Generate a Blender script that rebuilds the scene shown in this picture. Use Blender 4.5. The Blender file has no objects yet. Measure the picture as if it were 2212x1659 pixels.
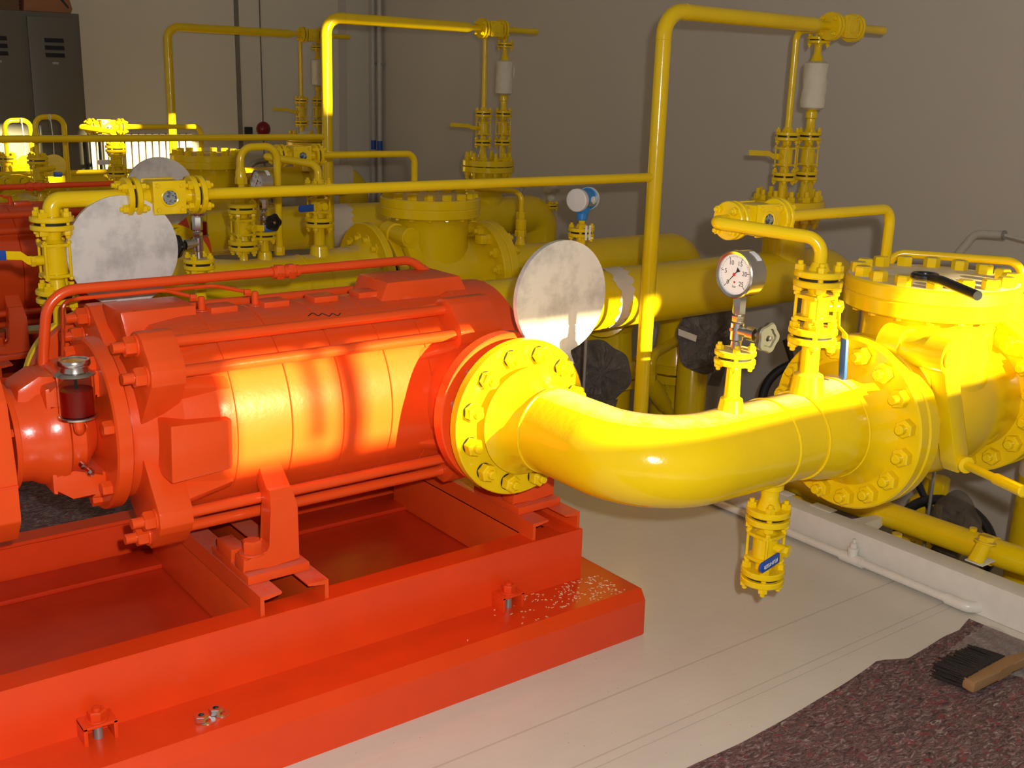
import bpy, bmesh, math, random
from mathutils import Vector, Matrix
random.seed(7)
SC = bpy.context.scene
COL = SC.collection
V = Vector
PI = math.pi

# ------------------------------------------------------------------ camera
cam_d = bpy.data.cameras.new('camera')
cam = bpy.data.objects.new('camera', cam_d)
COL.objects.link(cam)
RX = V((0.79885532, -0.60084684, 0.02851765))
DN = V((-0.13739881, -0.22842358, -0.96381753))
FW = V((0.58562082, 0.76603247, -0.26503304))
cam.matrix_world = Matrix(((RX.x, -DN.x, -FW.x, 0.0), (RX.y, -DN.y, -FW.y, 0.0), (RX.z, -DN.z, -FW.z, 1.5), (0, 0, 0, 1)))
cam_d.sensor_width = 36.0
cam_d.lens = 2382.667 / 2212 * 36.0
cam_d.clip_start = 0.05
SC.camera = cam

# ------------------------------------------------------------------ light
world = bpy.data.worlds.new('world')
SC.world = world
world.use_nodes = True
world.node_tree.nodes['Background'].inputs[0].default_value = (1.0, 0.95, 0.87, 1)
world.node_tree.nodes['Background'].inputs[1].default_value = 0.30

sun_d = bpy.data.lights.new('sun', 'SUN')
sun_d.energy = 29.0
sun_d.color = (1.0, 0.84, 0.42)
sun_d.angle = math.radians(0.55)
sun = bpy.data.objects.new('sun', sun_d)
COL.objects.link(sun)
SUN_DIR = V((-0.12, 1.0, -0.23)).normalized()
sun.rotation_euler = SUN_DIR.to_track_quat('-Z', 'Y').to_euler()
sun.location = (3, -8, 6)

fl_d = bpy.data.lights.new('camera_flash', 'POINT')      # the flash of the camera that took the picture
fl_d.energy = 205.0
fl_d.color = (1.0, 0.975, 0.93)
fl_d.shadow_soft_size = 0.018
flash = bpy.data.objects.new('camera_flash', fl_d)
COL.objects.link(flash)
flash.location = V((0, 0, 1.5)) + RX * 0.075 - DN * 0.075

SC.view_settings.view_transform = 'Standard'
SC.view_settings.look = 'None'
SC.view_settings.exposure = 0.0
SC.view_settings.gamma = 1.0
SC.view_settings.use_curve_mapping = False


# ------------------------------------------------------------------ materials
def new_mat(name):
    m = bpy.data.materials.new(name)
    m.use_nodes = True
    nt = m.node_tree
    return m, nt, nt.nodes['Principled BSDF']


def link(nt, a, b):
    nt.links.new(a, b)


def tex_noise(nt, scale, detail=3.0, rough=0.55):
    tc = nt.nodes.new('ShaderNodeTexCoord')
    n = nt.nodes.new('ShaderNodeTexNoise')
    n.inputs['Scale'].default_value = scale
    n.inputs['Detail'].default_value = detail
    n.inputs['Roughness'].default_value = rough
    link(nt, tc.outputs['Object'], n.inputs['Vector'])
    return n


def ramp(nt, fac, stops):
    r = nt.nodes.new('ShaderNodeValToRGB')
    els = r.color_ramp.elements
    while len(els) < len(stops):
        els.new(0.5)
    for e, (p, c) in zip(els, stops):
        e.position = p
        e.color = c if len(c) == 4 else (*c, 1)
    link(nt, fac, r.inputs['Fac'])
    return r


def mixc(nt, fac, a, b):
    m = nt.nodes.new('ShaderNodeMix')
    m.data_type = 'RGBA'
    if isinstance(fac, float):
        m.inputs[0].default_value = fac
    else:
        link(nt, fac, m.inputs[0])
    for s, v in ((6, a), (7, b)):
        if isinstance(v, tuple):
            m.inputs[s].default_value = (*v[:3], 1)
        else:
            link(nt, v, m.inputs[s])
    return m.outputs[2]


def mathn(nt, op, a, b=None):
    m = nt.nodes.new('ShaderNodeMath')
    m.operation = op
    for i, v in enumerate((a, b)):
        if v is None:
            continue
        if isinstance(v, (int, float)):
            m.inputs[i].default_value = v
        else:
            link(nt, v, m.inputs[i])
    return m.outputs[0]


def bump(nt, p, height, strength, dist=0.01):
    b = nt.nodes.new('ShaderNodeBump')
    b.inputs['Strength'].default_value = strength
    b.inputs['Distance'].default_value = dist
    link(nt, height, b.inputs['Height'])
    link(nt, b.outputs['Normal'], p.inputs['Normal'])


def paint(name, col, rough=0.28, dust=0.0, dustcol=(0.42, 0.33, 0.29), bstr=0.12, bscale=60, var=0.06, dlo=0.80):
    m, nt, p = new_mat(name)
    n = tex_noise(nt, 9.0, 4)
    dark = tuple(c * (1 - 2 * var) for c in col)
    base = mixc(nt, n.outputs['Fac'], dark, tuple(min(1, c * (1 + var)) for c in col))
    p.inputs['Roughness'].default_value = rough
    if dust > 0:                                   # settled dust lies on upward faces
        g = nt.nodes.new('ShaderNodeNewGeometry')
        sx = nt.nodes.new('ShaderNodeSeparateXYZ')
        link(nt, g.outputs['True Normal'], sx.inputs[0])
        up = nt.nodes.new('ShaderNodeMapRange')
        up.inputs['From Min'].default_value = dlo
        up.inputs['From Max'].default_value = 0.99
        link(nt, sx.outputs['Z'], up.inputs['Value'])
        n2 = tex_noise(nt, 14.0, 6, 0.7)
        f = mathn(nt, 'MULTIPLY', up.outputs[0], ramp(nt, n2.outputs['Fac'], [(0.30, (0, 0, 0)), (0.58, (1, 1, 1))]).outputs[0])
        f = mathn(nt, 'MULTIPLY', f, dust)
        base = mixc(nt, f, base, dustcol)
        rr = mathn(nt, 'ADD', mathn(nt, 'MULTIPLY', f, 0.6), rough)
        link(nt, rr, p.inputs['Roughness'])
    link(nt, base, p.inputs['Base Color'])
    if bstr > 0:
        n3 = tex_noise(nt, bscale, 3)
        bump(nt, p, n3.outputs['Fac'], bstr, 0.004)
    p.inputs['Specular IOR Level'].default_value = 0.5
    return m


YEL = (0.84, 0.58, 0.004)
RED = (0.80, 0.078, 0.010)
M = {}
M['yellow'] = paint('yellow_gloss_paint', YEL, 0.17, bstr=0.10, bscale=42)
M['yellow_dusty'] = paint('yellow_paint_with_settled_dust', YEL, 0.16, dust=0.75, dustcol=(0.60, 0.46, 0.30), dlo=0.86)
M['yellow_dust_top'] = paint('yellow_paint_under_thick_dust', YEL, 0.30, dust=1.0, dustcol=(0.80, 0.72, 0.60), dlo=0.9)
M['red'] = paint('orange_red_paint', RED, 0.24, dust=0.35, dlo=0.92, dustcol=(0.55, 0.16, 0.11), bstr=0.14, bscale=45)
M['red_plain'] = paint('orange_red_paint_clean', RED, 0.24, bstr=0.10)
M['red_dusty'] = paint('orange_red_paint_dusty', RED, 0.30, dust=0.40, dlo=0.95, dustcol=(0.40, 0.22, 0.19), bstr=0.10)
M['red_base'] = paint('orange_red_base_paint', (0.78, 0.056, 0.007), 0.30, bstr=0.10, bscale=30, var=0.08)
M['red_wet'] = paint('orange_red_sloppy_gloss', (0.62, 0.036, 0.007), 0.28, bstr=0.35, bscale=16, var=0.12)


def plain(name, col, rough=0.5, metal=0.0, bstr=0.0, bscale=80, **k):
    m, nt, p = new_mat(name)
    p.inputs['Base Color'].default_value = (*col, 1)
    p.inputs['Roughness'].default_value = rough
    p.inputs['Metallic'].default_value = metal
    n = tex_noise(nt, 25.0, 3)
    link(nt, mixc(nt, n.outputs['Fac'], tuple(c * 0.88 for c in col), tuple(min(1.0, c * 1.08) for c in col)), p.inputs['Base Color'])
    if bstr:
        n = tex_noise(nt, bscale, 3)
        bump(nt, p, n.outputs['Fac'], bstr, 0.004)
    for kk, v in k.items():
        p.inputs[kk].default_value = v
    return m


M['gasket'] = plain('dark_gasket', (0.012, 0.010, 0.008), 0.7)
M['black'] = plain('black_plastic', (0.010, 0.010, 0.011), 0.25)
M['blackmetal'] = plain('black_enamel', (0.008, 0.009, 0.014), 0.3)
M['steel'] = plain('polished_steel', (0.62, 0.60, 0.57), 0.22, 1.0)
M['zinc'] = plain('zinc_plated_steel', (0.72, 0.74, 0.76), 0.22, 1.0)
M['greysteel'] = plain('grey_galvanised_rod', (0.35, 0.36, 0.36), 0.45, 0.6)
M['alu'] = plain('shade_darkened_aluminium', (0.05, 0.048, 0.043), 0.5, 0.3)  # colour darkened to stand in for shade on the gauge handwheel
M['blue'] = plain('blue_grip_plastic', (0.010, 0.075, 0.42), 0.4)
M['bluebox'] = plain('blue_enamel_housing', (0.02, 0.24, 0.66), 0.35)
M['white'] = plain('white_paint', (0.72, 0.70, 0.66), 0.45)
M['label'] = plain('white_label', (0.80, 0.80, 0.78), 0.5)
M['ink'] = plain('black_ink', (0.01, 0.01, 0.012), 0.6)
M['redink'] = plain('red_ink', (0.6, 0.02, 0.02), 0.6)
M['tape'] = plain('crumpled_masking_tape', (0.70, 0.62, 0.50), 0.75, bstr=0.5, bscale=40)
M['tape_yellow'] = plain('paint_splashed_tape', (0.82, 0.66, 0.38), 0.7, bstr=0.5, bscale=40)
M['wood'] = plain('worn_wooden_handle', (0.30, 0.17, 0.075), 0.55, bstr=0.2)
M['bristle'] = plain('dark_brush_bristles', (0.020, 0.013, 0.010), 0.8, bstr=1.0, bscale=220)
M['cardboard'] = plain('brown_cardboard', (0.34, 0.14, 0.06), 0.8)
M['wicker'] = plain('woven_basket', (0.22, 0.12, 0.06), 0.8)
M['string'] = plain('white_string', (0.75, 0.72, 0.66), 0.8)
M['bell'] = plain('dark_red_alarm', (0.22, 0.006, 0.012), 0.3)
M['greypaint'] = plain('light_grey_gloss_paint', (0.72, 0.69, 0.62), 0.32, bstr=0.06, bscale=30)
M['conduit'] = plain('pale_conduit', (0.50, 0.48, 0.43), 0.35)
M['pilaster'] = plain('grey_seam', (0.20, 0.18, 0.15), 0.6)
M['rad'] = plain('radiator_enamel', (0.62, 0.54, 0.45), 0.4)
M['hose'] = plain('black_rubber', (0.010, 0.009, 0.010), 0.35)


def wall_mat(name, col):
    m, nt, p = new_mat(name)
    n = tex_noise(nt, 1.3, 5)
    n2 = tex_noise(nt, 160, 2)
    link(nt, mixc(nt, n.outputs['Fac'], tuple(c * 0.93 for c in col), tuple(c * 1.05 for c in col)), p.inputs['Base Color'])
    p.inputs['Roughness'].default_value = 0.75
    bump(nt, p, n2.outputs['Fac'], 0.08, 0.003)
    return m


M['wall'] = wall_mat('warm_grey_plaster', (0.58, 0.535, 0.48))
M['wall_back'] = wall_mat('pale_panel_wall', (0.70, 0.665, 0.575))
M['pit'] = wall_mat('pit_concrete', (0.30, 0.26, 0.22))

# cream painted floor: brush texture, two shallow painted joints
m, nt, p = new_mat('cream_floor_paint')
n = tex_noise(nt, 3.0, 5)
base = mixc(nt, n.outputs['Fac'], (0.60, 0.575, 0.505), (0.73, 0.71, 0.64))
tc = nt.nodes.new('ShaderNodeTexCoord')
sp = nt.nodes.new('ShaderNodeSeparateXYZ')
link(nt, tc.outputs['Object'], sp.inputs[0])
jf = None
for yy, w in ((1.815, 0.003), (1.637, 0.0022), (1.607, 0.0016)):
    d = mathn(nt, 'ABSOLUTE', mathn(nt, 'SUBTRACT', sp.outputs['Y'], yy))
    f = mathn(nt, 'LESS_THAN', d, w)
    jf = f if jf is None else mathn(nt, 'MAXIMUM', jf, f)
base = mixc(nt, mathn(nt, 'MULTIPLY', jf, 0.30), base, (0.25, 0.22, 0.17))
sk = tex_noise(nt, 130, 1)
base = mixc(nt, ramp(nt, sk.outputs['Fac'], [(0.77, (0, 0, 0)), (0.80, (1, 1, 1))]).outputs[0], base, (0.30, 0.12, 0.05))
link(nt, base, p.inputs['Base Color'])
p.inputs['Roughness'].default_value = 0.24
tc2 = nt.nodes.new('ShaderNodeMapping')
link(nt, tc.outputs['Object'], tc2.inputs['Vector'])
tc2.inputs['Scale'].default_value = (16, 34, 1)
nb = nt.nodes.new('ShaderNodeTexNoise')
nb.inputs['Scale'].default_value = 1.0
nb.inputs['Detail'].default_value = 5
link(nt, tc2.outputs[0], nb.inputs['Vector'])
hb = mathn(nt, 'SUBTRACT', nb.outputs['Fac'], mathn(nt, 'MULTIPLY', jf, 0.8))
bump(nt, p, hb, 0.28, 0.004)
M['floor'] = m

# felt: recycled fibres, purple brown with red, white and blue flecks
m, nt, p = new_mat('recycled_fibre_felt')
tc = nt.nodes.new('ShaderNodeTexCoord')
mp = nt.nodes.new('ShaderNodeMapping')
mp.inputs['Scale'].default_value = (34, 80, 34)
mp.inputs['Rotation'].default_value = (0, 0, 0.5)
link(nt, tc.outputs['Object'], mp.inputs['Vector'])
na = nt.nodes.new('ShaderNodeTexNoise')
na.inputs['Scale'].default_value = 1.0
na.inputs['Detail'].default_value = 5
na.inputs['Roughness'].default_value = 0.75
na.inputs['Distortion'].default_value = 1.6
link(nt, mp.outputs[0], na.inputs['Vector'])
r1 = ramp(nt, na.outputs['Fac'], [(0.33, (0.020, 0.013, 0.018)), (0.45, (0.12, 0.068, 0.070)), (0.55, (0.20, 0.125, 0.120)), (0.66, (0.46, 0.38, 0.38))])
nbq = tex_noise(nt, 48, 4, 0.7)
r2 = ramp(nt, nbq.outputs['Fac'], [(0.56, (0, 0, 0)), (0.66, (1, 1, 1))])
c1 = mixc(nt, mathn(nt, 'MULTIPLY', r2.outputs[0], 0.60), r1.outputs[0], (0.34, 0.030, 0.045))
nc = tex_noise(nt, 41, 4, 0.7)
r3 = ramp(nt, nc.outputs['Color'], [(0.60, (0, 0, 0)), (0.68, (1, 1, 1))])
c1 = mixc(nt, mathn(nt, 'MULTIPLY', r3.outputs[0], 0.4), c1, (0.03, 0.05, 0.09))
link(nt, c1, p.inputs['Base Color'])
p.inputs['Roughness'].default_value = 0.95
bump(nt, p, na.outputs['Fac'], 0.9, 0.006)
M['felt'] = m

# brushed stainless disc with smudges
m, nt, p = new_mat('matt_steel_plate')
n = tex_noise(nt, 9, 6, 0.65)
n2 = tex_noise(nt, 60, 4, 0.7)
base = mixc(nt, ramp(nt, n.outputs['Fac'], [(0.36, (0, 0, 0)), (0.55, (1, 1, 1))]).outputs[0], (0.46, 0.44, 0.42), (0.70, 0.67, 0.63))
link(nt, base, p.inputs['Base Color'])
p.inputs['Metallic'].default_value = 0.15
p.inputs['Roughness'].default_value = 0.5
M['plate'] = m

# locker steel
m, nt, p = new_mat('dark_grey_locker_enamel')
n = tex_noise(nt, 3.0, 4)
link(nt, mixc(nt, n.outputs['Fac'], (0.095, 0.090, 0.075), (0.13, 0.122, 0.10)), p.inputs['Base Color'])
p.inputs['Roughness'].default_value = 0.38
M['locker'] = m

# wrapping film and paper
def film(name, col, alpha, tr=0.0):
    m, nt, p = new_mat(name)
    n = tex_noise(nt, 16, 5, 0.65)
    n.inputs['Distortion'].default_value = 2.5
    link(nt, mixc(nt, n.outputs['Fac'], tuple(c * 0.6 for c in col), tuple(min(1, c * 1.3) for c in col)), p.inputs['Base Color'])
    p.inputs['Roughness'].default_value = 0.16
    p.inputs['Alpha'].default_value = alpha
    bump(nt, p, n.outputs['Fac'], 1.0, 0.05)
    return m


M['film'] = film('dark_plastic_bag', (0.26, 0.225, 0.20), 0.95)
M['clearfilm'] = film('clear_plastic_film', (0.22, 0.18, 0.15), 0.62)
M['wrap'] = plain('white_wrapping_fleece', (0.66, 0.62, 0.52), 0.8, bstr=0.9, bscale=30)

m, nt, p = new_mat('clear_glass')
p.inputs['Base Color'].default_value = (0.95, 0.97, 0.96, 1)
p.inputs['Transmission Weight'].default_value = 1.0
p.inputs['Roughness'].default_value = 0.03
p.inputs['IOR'].default_value = 1.15
M['glass'] = m
m, nt, p = new_mat('red_oil')
p.inputs['Base Color'].default_value = (0.45, 0.008, 0.004, 1)
p.inputs['Roughness'].default_value = 0.08
p.inputs['Transmission Weight'].default_value = 0.15
p.inputs['IOR'].default_value = 1.2
M['oil'] = m
m, nt, p = new_mat('sight_window_glass')
n = tex_noise(nt, 70, 3)
link(nt, ramp(nt, n.outputs['Fac'], [(0.40, (0.02, 0.025, 0.03)), (0.55, (0.30, 0.33, 0.34)), (0.65, (0.03, 0.04, 0.05))]).outputs[0], p.inputs['Base Color'])
p.inputs['Roughness'].default_value = 0.05
M['sightglass'] = m


# ------------------------------------------------------------------ mesh toolkit
def frame(ax):
    ax = V(ax).normalized()
    h = V((0, 0, 1)) if abs(ax.z) < 0.9 else V((1, 0, 0))
    u = h.cross(ax).normalized()
    return u, ax.cross(u).normalized(), ax


class MB:
    def __init__(s):
        s.bm = bmesh.new()

    def ring(s, c, u, v, r, n, ph=0.0):
        return [s.bm.verts.new(c + u * (r * math.cos(2 * PI * i / n + ph)) + v * (r * math.sin(2 * PI * i / n + ph))) for i in range(n)]

    def bridge(s, a, b):
        n = len(a)
        for i in range(n):
            s.bm.faces.new((a[i], a[(i + 1) % n], b[(i + 1) % n], b[i]))

    def lathe(s, o, ax, prof, n=32, closed=False, ph=0.0):
        """prof: (distance along axis, radius)"""
        u, v, w = frame(ax)
        o = V(o)
        rings = [s.ring(o + w * t, u, v, max(r, 1e-5), n, ph) for t, r in prof]
        for a, b in zip(rings, rings[1:]):
            s.bridge(a, b)
        if closed:
            s.bridge(rings[-1], rings[0])
        else:
            s.bm.faces.new(rings[0][::-1])
            s.bm.faces.new(rings[-1])
        return s

    def cyl(s, a, b, r, n=20, r2=None):
        a, b = V(a), V(b)
        return s.lathe(a, b - a, [(0, r), ((b - a).length, r if r2 is None else r2)], n)

    def disc(s, o, ax, R, t, n=40, bev=0.0025, r0=None):
        return s.lathe(o, ax, [(0, R - bev), (bev, R), (t - bev, R), (t, R - bev)], n)

    def washer(s, o, ax, R, r, t, n=40, bev=0.002):
        return s.lathe(o, ax, [(0, r), (0, R - bev), (bev, R), (t - bev, R), (t, R - bev), (t, r)], n, closed=True)

    def hexa(s, o, ax, r, h, ph=0.0):
        return s.lathe(o, ax, [(0, r * .98), (h * .04, r), (h * .86, r), (h, r * .86)], 6, ph=ph)

    def tube(s, pts, r, fil=0.05, n=16, r2=None):
        path = fillet(pts, fil)
        m = len(path)
        t0 = (path[1] - path[0]).normalized()
        u, v, _ = frame(t0)
        prev = t0
        rings = []
        for i in range(m):
            t = (path[min(i + 1, m - 1)] - path[max(i - 1, 0)]).normalized()
            q = prev.rotation_difference(t)
            u = (q @ u).normalized()
            u = (u - t * u.dot(t)).normalized()
            v = t.cross(u)
            prev = t
            rr = r if r2 is None else r + (r2 - r) * i / (m - 1)
            rings.append(s.ring(path[i], u, v, rr, n))
        for a, b in zip(rings, rings[1:]):
            s.bridge(a, b)
        s.bm.faces.new(rings[0][::-1])
        s.bm.faces.new(rings[-1])
        return s

    def box(s, lo, hi, bev=0.003, rot=None, piv=None):
        lo, hi = V(lo), V(hi)
        r = bmesh.ops.create_cube(s.bm, size=1.0)
        vs = r['verts']
        c = (lo + hi) / 2
        for vv in vs:
            vv.co = V((c.x + vv.co.x * (hi.x - lo.x), c.y + vv.co.y * (hi.y - lo.y), c.z + vv.co.z * (hi.z - lo.z)))
        if bev:
            es = list({e for vv in vs for e in vv.link_edges})
            r2 = bmesh.ops.bevel(s.bm, geom=es, offset=bev, segments=2, affect='EDGES', profile=0.6)
            vs = list({vv for f in r2['faces'] for vv in f.verts} | {vv for vv in vs if vv.is_valid})
        if rot is not None:
            piv = V(piv) if piv is not None else c
            for vv in vs:
                vv.co = piv + rot @ (vv.co - piv)
        return s

    def prism(s, pts, d, bev=0.0):
        """pts: planar 3-D polygon, extruded by vector d"""
        d = V(d)
        a = [s.bm.verts.new(V(q)) for q in pts]
        b = [s.bm.verts.new(V(q) + d) for q in pts]
        fs = [s.bm.faces.new(a[::-1]), s.bm.faces.new(b)]
        n = len(a)
        for i in range(n):
            fs.append(s.bm.faces.new((a[i], a[(i + 1) % n], b[(i + 1) % n], b[i])))
        if bev:
            es = list({e for vv in a + b for e in vv.link_edges})
            bmesh.ops.bevel(s.bm, geom=es, offset=bev, segments=2, affect='EDGES', profile=0.6)
        return s

    def torus(s, o, ax, R, r, n=36, k=10):
        u, v, w = frame(ax)
        o = V(o)
        rings = []
        for i in range(n):
            a = 2 * PI * i / n
            d = u * math.cos(a) + v * math.sin(a)
            rings.append([s.bm.verts.new(o + d * (R + r * math.cos(2 * PI * j / k)) + w * (r * math.sin(2 * PI * j / k))) for j in range(k)])
        for i in range(n):
            s.bridge(rings[i], rings[(i + 1) % n])
        return s

    def blob(s, c, rad, seed, amp=0.12, freq=3.0, sub=4, pinch=0.0):
        r = bmesh.ops.create_icosphere(s.bm, subdivisions=sub, radius=1.0)
        rnd = random.Random(seed)
        ph = [rnd.uniform(0, 6.28) for _ in range(9)]
        c = V(c)
        for vv in r['verts']:
            d = vv.co.normalized()
            k = 1 + amp * (math.sin(freq * d.x * 2 + ph[0] + 2 * math.sin(3 * d.z + ph[3])) * .5 + math.sin(freq * 1.9 * d.y + ph[1] + 2 * d.x) * .35 + math.sin(freq * 4.1 * (d.z + d.x) + ph[2]) * .25)
            if d.z < 0:
                k *= 1 + pinch * d.z
            vv.co = c + V((d.x * rad[0], d.y * rad[1], d.z * rad[2])) * k
        return s

    def mesh(s, name, mat, ang=32, origin=V((0, 0, 0))):
        bm = s.bm
        bmesh.ops.recalc_face_normals(bm, faces=bm.faces)
        if origin.length:
            bmesh.ops.translate(bm, vec=-origin, verts=bm.verts)
        lim = math.radians(ang)
        for f in bm.faces:
            f.smooth = True
        for e in bm.edges:
            if len(e.link_faces) == 2 and e.calc_face_angle(0) > lim:
                e.smooth = False
        me = bpy.data.meshes.new(name)
        bm.to_mesh(me)
        bm.free()
        me.materials.append(M[mat])
        return me

    def build(s, name, mat, parent=None, ang=32, label=None):
        org = wloc(parent) if parent else V((0, 0, 0))
        o = bpy.data.objects.new(name, s.mesh(name, mat, ang, org))
        COL.objects.link(o)
        if parent:
            o.parent = parent
        if label:
            o['label'] = label
        return o


def fillet(pts, fil):
    pts = [V(q) for q in pts]
    out = [pts[0]]
    for i in range(1, len(pts) - 1):
        p0, p1, p2 = pts[i - 1], pts[i], pts[i + 1]
        a, b = (p0 - p1), (p2 - p1)
        la, lb = a.length, b.length
        a.normalize(); b.normalize()
        th = a.angle(b)
        if th > PI - 0.02:
            out.append(p1)
            continue
        d = min(fil / math.tan(th / 2), la * .495, lb * .495)
        R = d * math.tan(th / 2)
        ctr = p1 + (a + b).normalized() * (R / math.sin(th / 2))
        s, e = p1 + a * d - ctr, p1 + b * d - ctr
        tot = s.angle(e)
        axis = s.cross(e).normalized()
        k = max(4, int(tot / math.radians(9)))
        for j in range(k + 1):
            out.append(ctr + Matrix.Rotation(tot * j / k, 3, axis) @ s)
    out.append(pts[-1])
    res = [out[0]]
    for q in out[1:]:
        if (q - res[-1]).length > 1e-5:
            res.append(q)
    return res


def wloc(o):
    l = V((0, 0, 0))
    while o is not None:
        l = l + o.location
        o = o.parent
    return l


def thing(name, label, cat, loc, group=None):
    o = bpy.data.objects.new(name, None)
    o.empty_display_size = 0.02
    COL.objects.link(o)
    o.location = loc
    o['label'] = label
    o['category'] = cat
    if group:
        o['group'] = group
    return o


def single(name, label, cat, mb, mat, group=None, kind=None, ang=32):
    o = mb.build(name, mat, None, ang)
    if kind:
        o['kind'] = kind
    if label:
        o['label'] = label
        o['category'] = cat
    if group:
        o['group'] = group
    return o


def struct(name, mb, mat, parent=None):
    o = mb.build(name, mat, parent)
    if parent is None:
        o['kind'] = 'structure'
    return o


_cache = {}


def place(key, maker, mat, name, o, ax, parent, spin=0.0):
    """shared mesh along +Z placed at o pointing along ax"""
    if key not in _cache:
        mb = MB()
        maker(mb)
        _cache[key] = mb.mesh(name, mat)
    ob = bpy.data.objects.new(name, _cache[key])
    COL.objects.link(ob)
    ob.parent = parent
    u, v, w = frame(ax)
    R = Matrix((u, v, w)).transposed()
    ob.matrix_local = Matrix.Translation(V(o) - wloc(parent)) @ (R @ Matrix.Rotation(spin, 3, 'Z')).to_4x4()
    return ob


def stud(o, ax, L, r, parent, mat='yellow', sr=None, h=None, ex=None, lo=True, name='bolt'):
    """stud bolt through length L from o with a hex nut at both ends"""
    sr = sr or r * .55
    h = h or r * 1.05
    ex = ex if ex is not None else r * .7

    def mk(mb):
        mb.lathe((0, 0, -h - ex if lo else 0), (0, 0, 1), [(0, sr * .8), (sr * .25, sr), (L + (2 if lo else 1) * (h + ex) - sr * .25, sr), (L + (2 if lo else 1) * (h + ex), sr * .8)], 12)
        mb.hexa((0, 0, L), (0, 0, 1), r, h)
        if lo:
            mb.hexa((0, 0, 0), (0, 0, -1), r, h)
    return place(('stud', round(L, 4), r, sr, h, ex, lo, mat), mk, mat, name, o, ax, parent, random.choice((0, .3, .7)))


def hexbolt(o, ax, r, h, parent, mat='yellow', washer=0, name='bolt'):
    def mk(mb):
        if washer:
            mb.disc((0, 0, 0), (0, 0, 1), r * washer, h * .18, 20, .0008)
        mb.hexa((0, 0, h * .15 if washer else 0), (0, 0, 1), r, h)
    return place(('hex', r, h, washer, mat), mk, mat, name, o, ax, parent, random.choice((0, .25, .6, .9)))


def circle_pts(o, ax, R, n, ph=0.0):
    u, v, w = frame(ax)
    return [V(o) + u * (R * math.cos(2 * PI * i / n + ph)) + v * (R * math.sin(2 * PI * i / n + ph)) for i in range(n)]


def flange_pair(o, ax, R, t, gap, nb, br, parent, mat='yellow', ph=None, seg=36, bc=0.76, gmat='gasket', topmat=None):
    """two flanges face to face; o is the outer face of the first"""
    o, ax = V(o), V(ax).normalized()
    MB().disc(o, ax, R, t, seg).build('flange', mat, parent)
    MB().disc(o + ax * (t + gap), ax, R, t, seg).build('flange', topmat or mat, parent)
    MB().cyl(o + ax * t * .9, o + ax * (t * 1.1 + gap), R * .80, seg).build('gasket', gmat, parent)
    ph = PI / nb if ph is None else ph
    for q in circle_pts(o, ax, R * bc, nb, ph):
        stud(q, ax, 2 * t + gap, br, parent, mat)
    return 2 * t + gap


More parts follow.
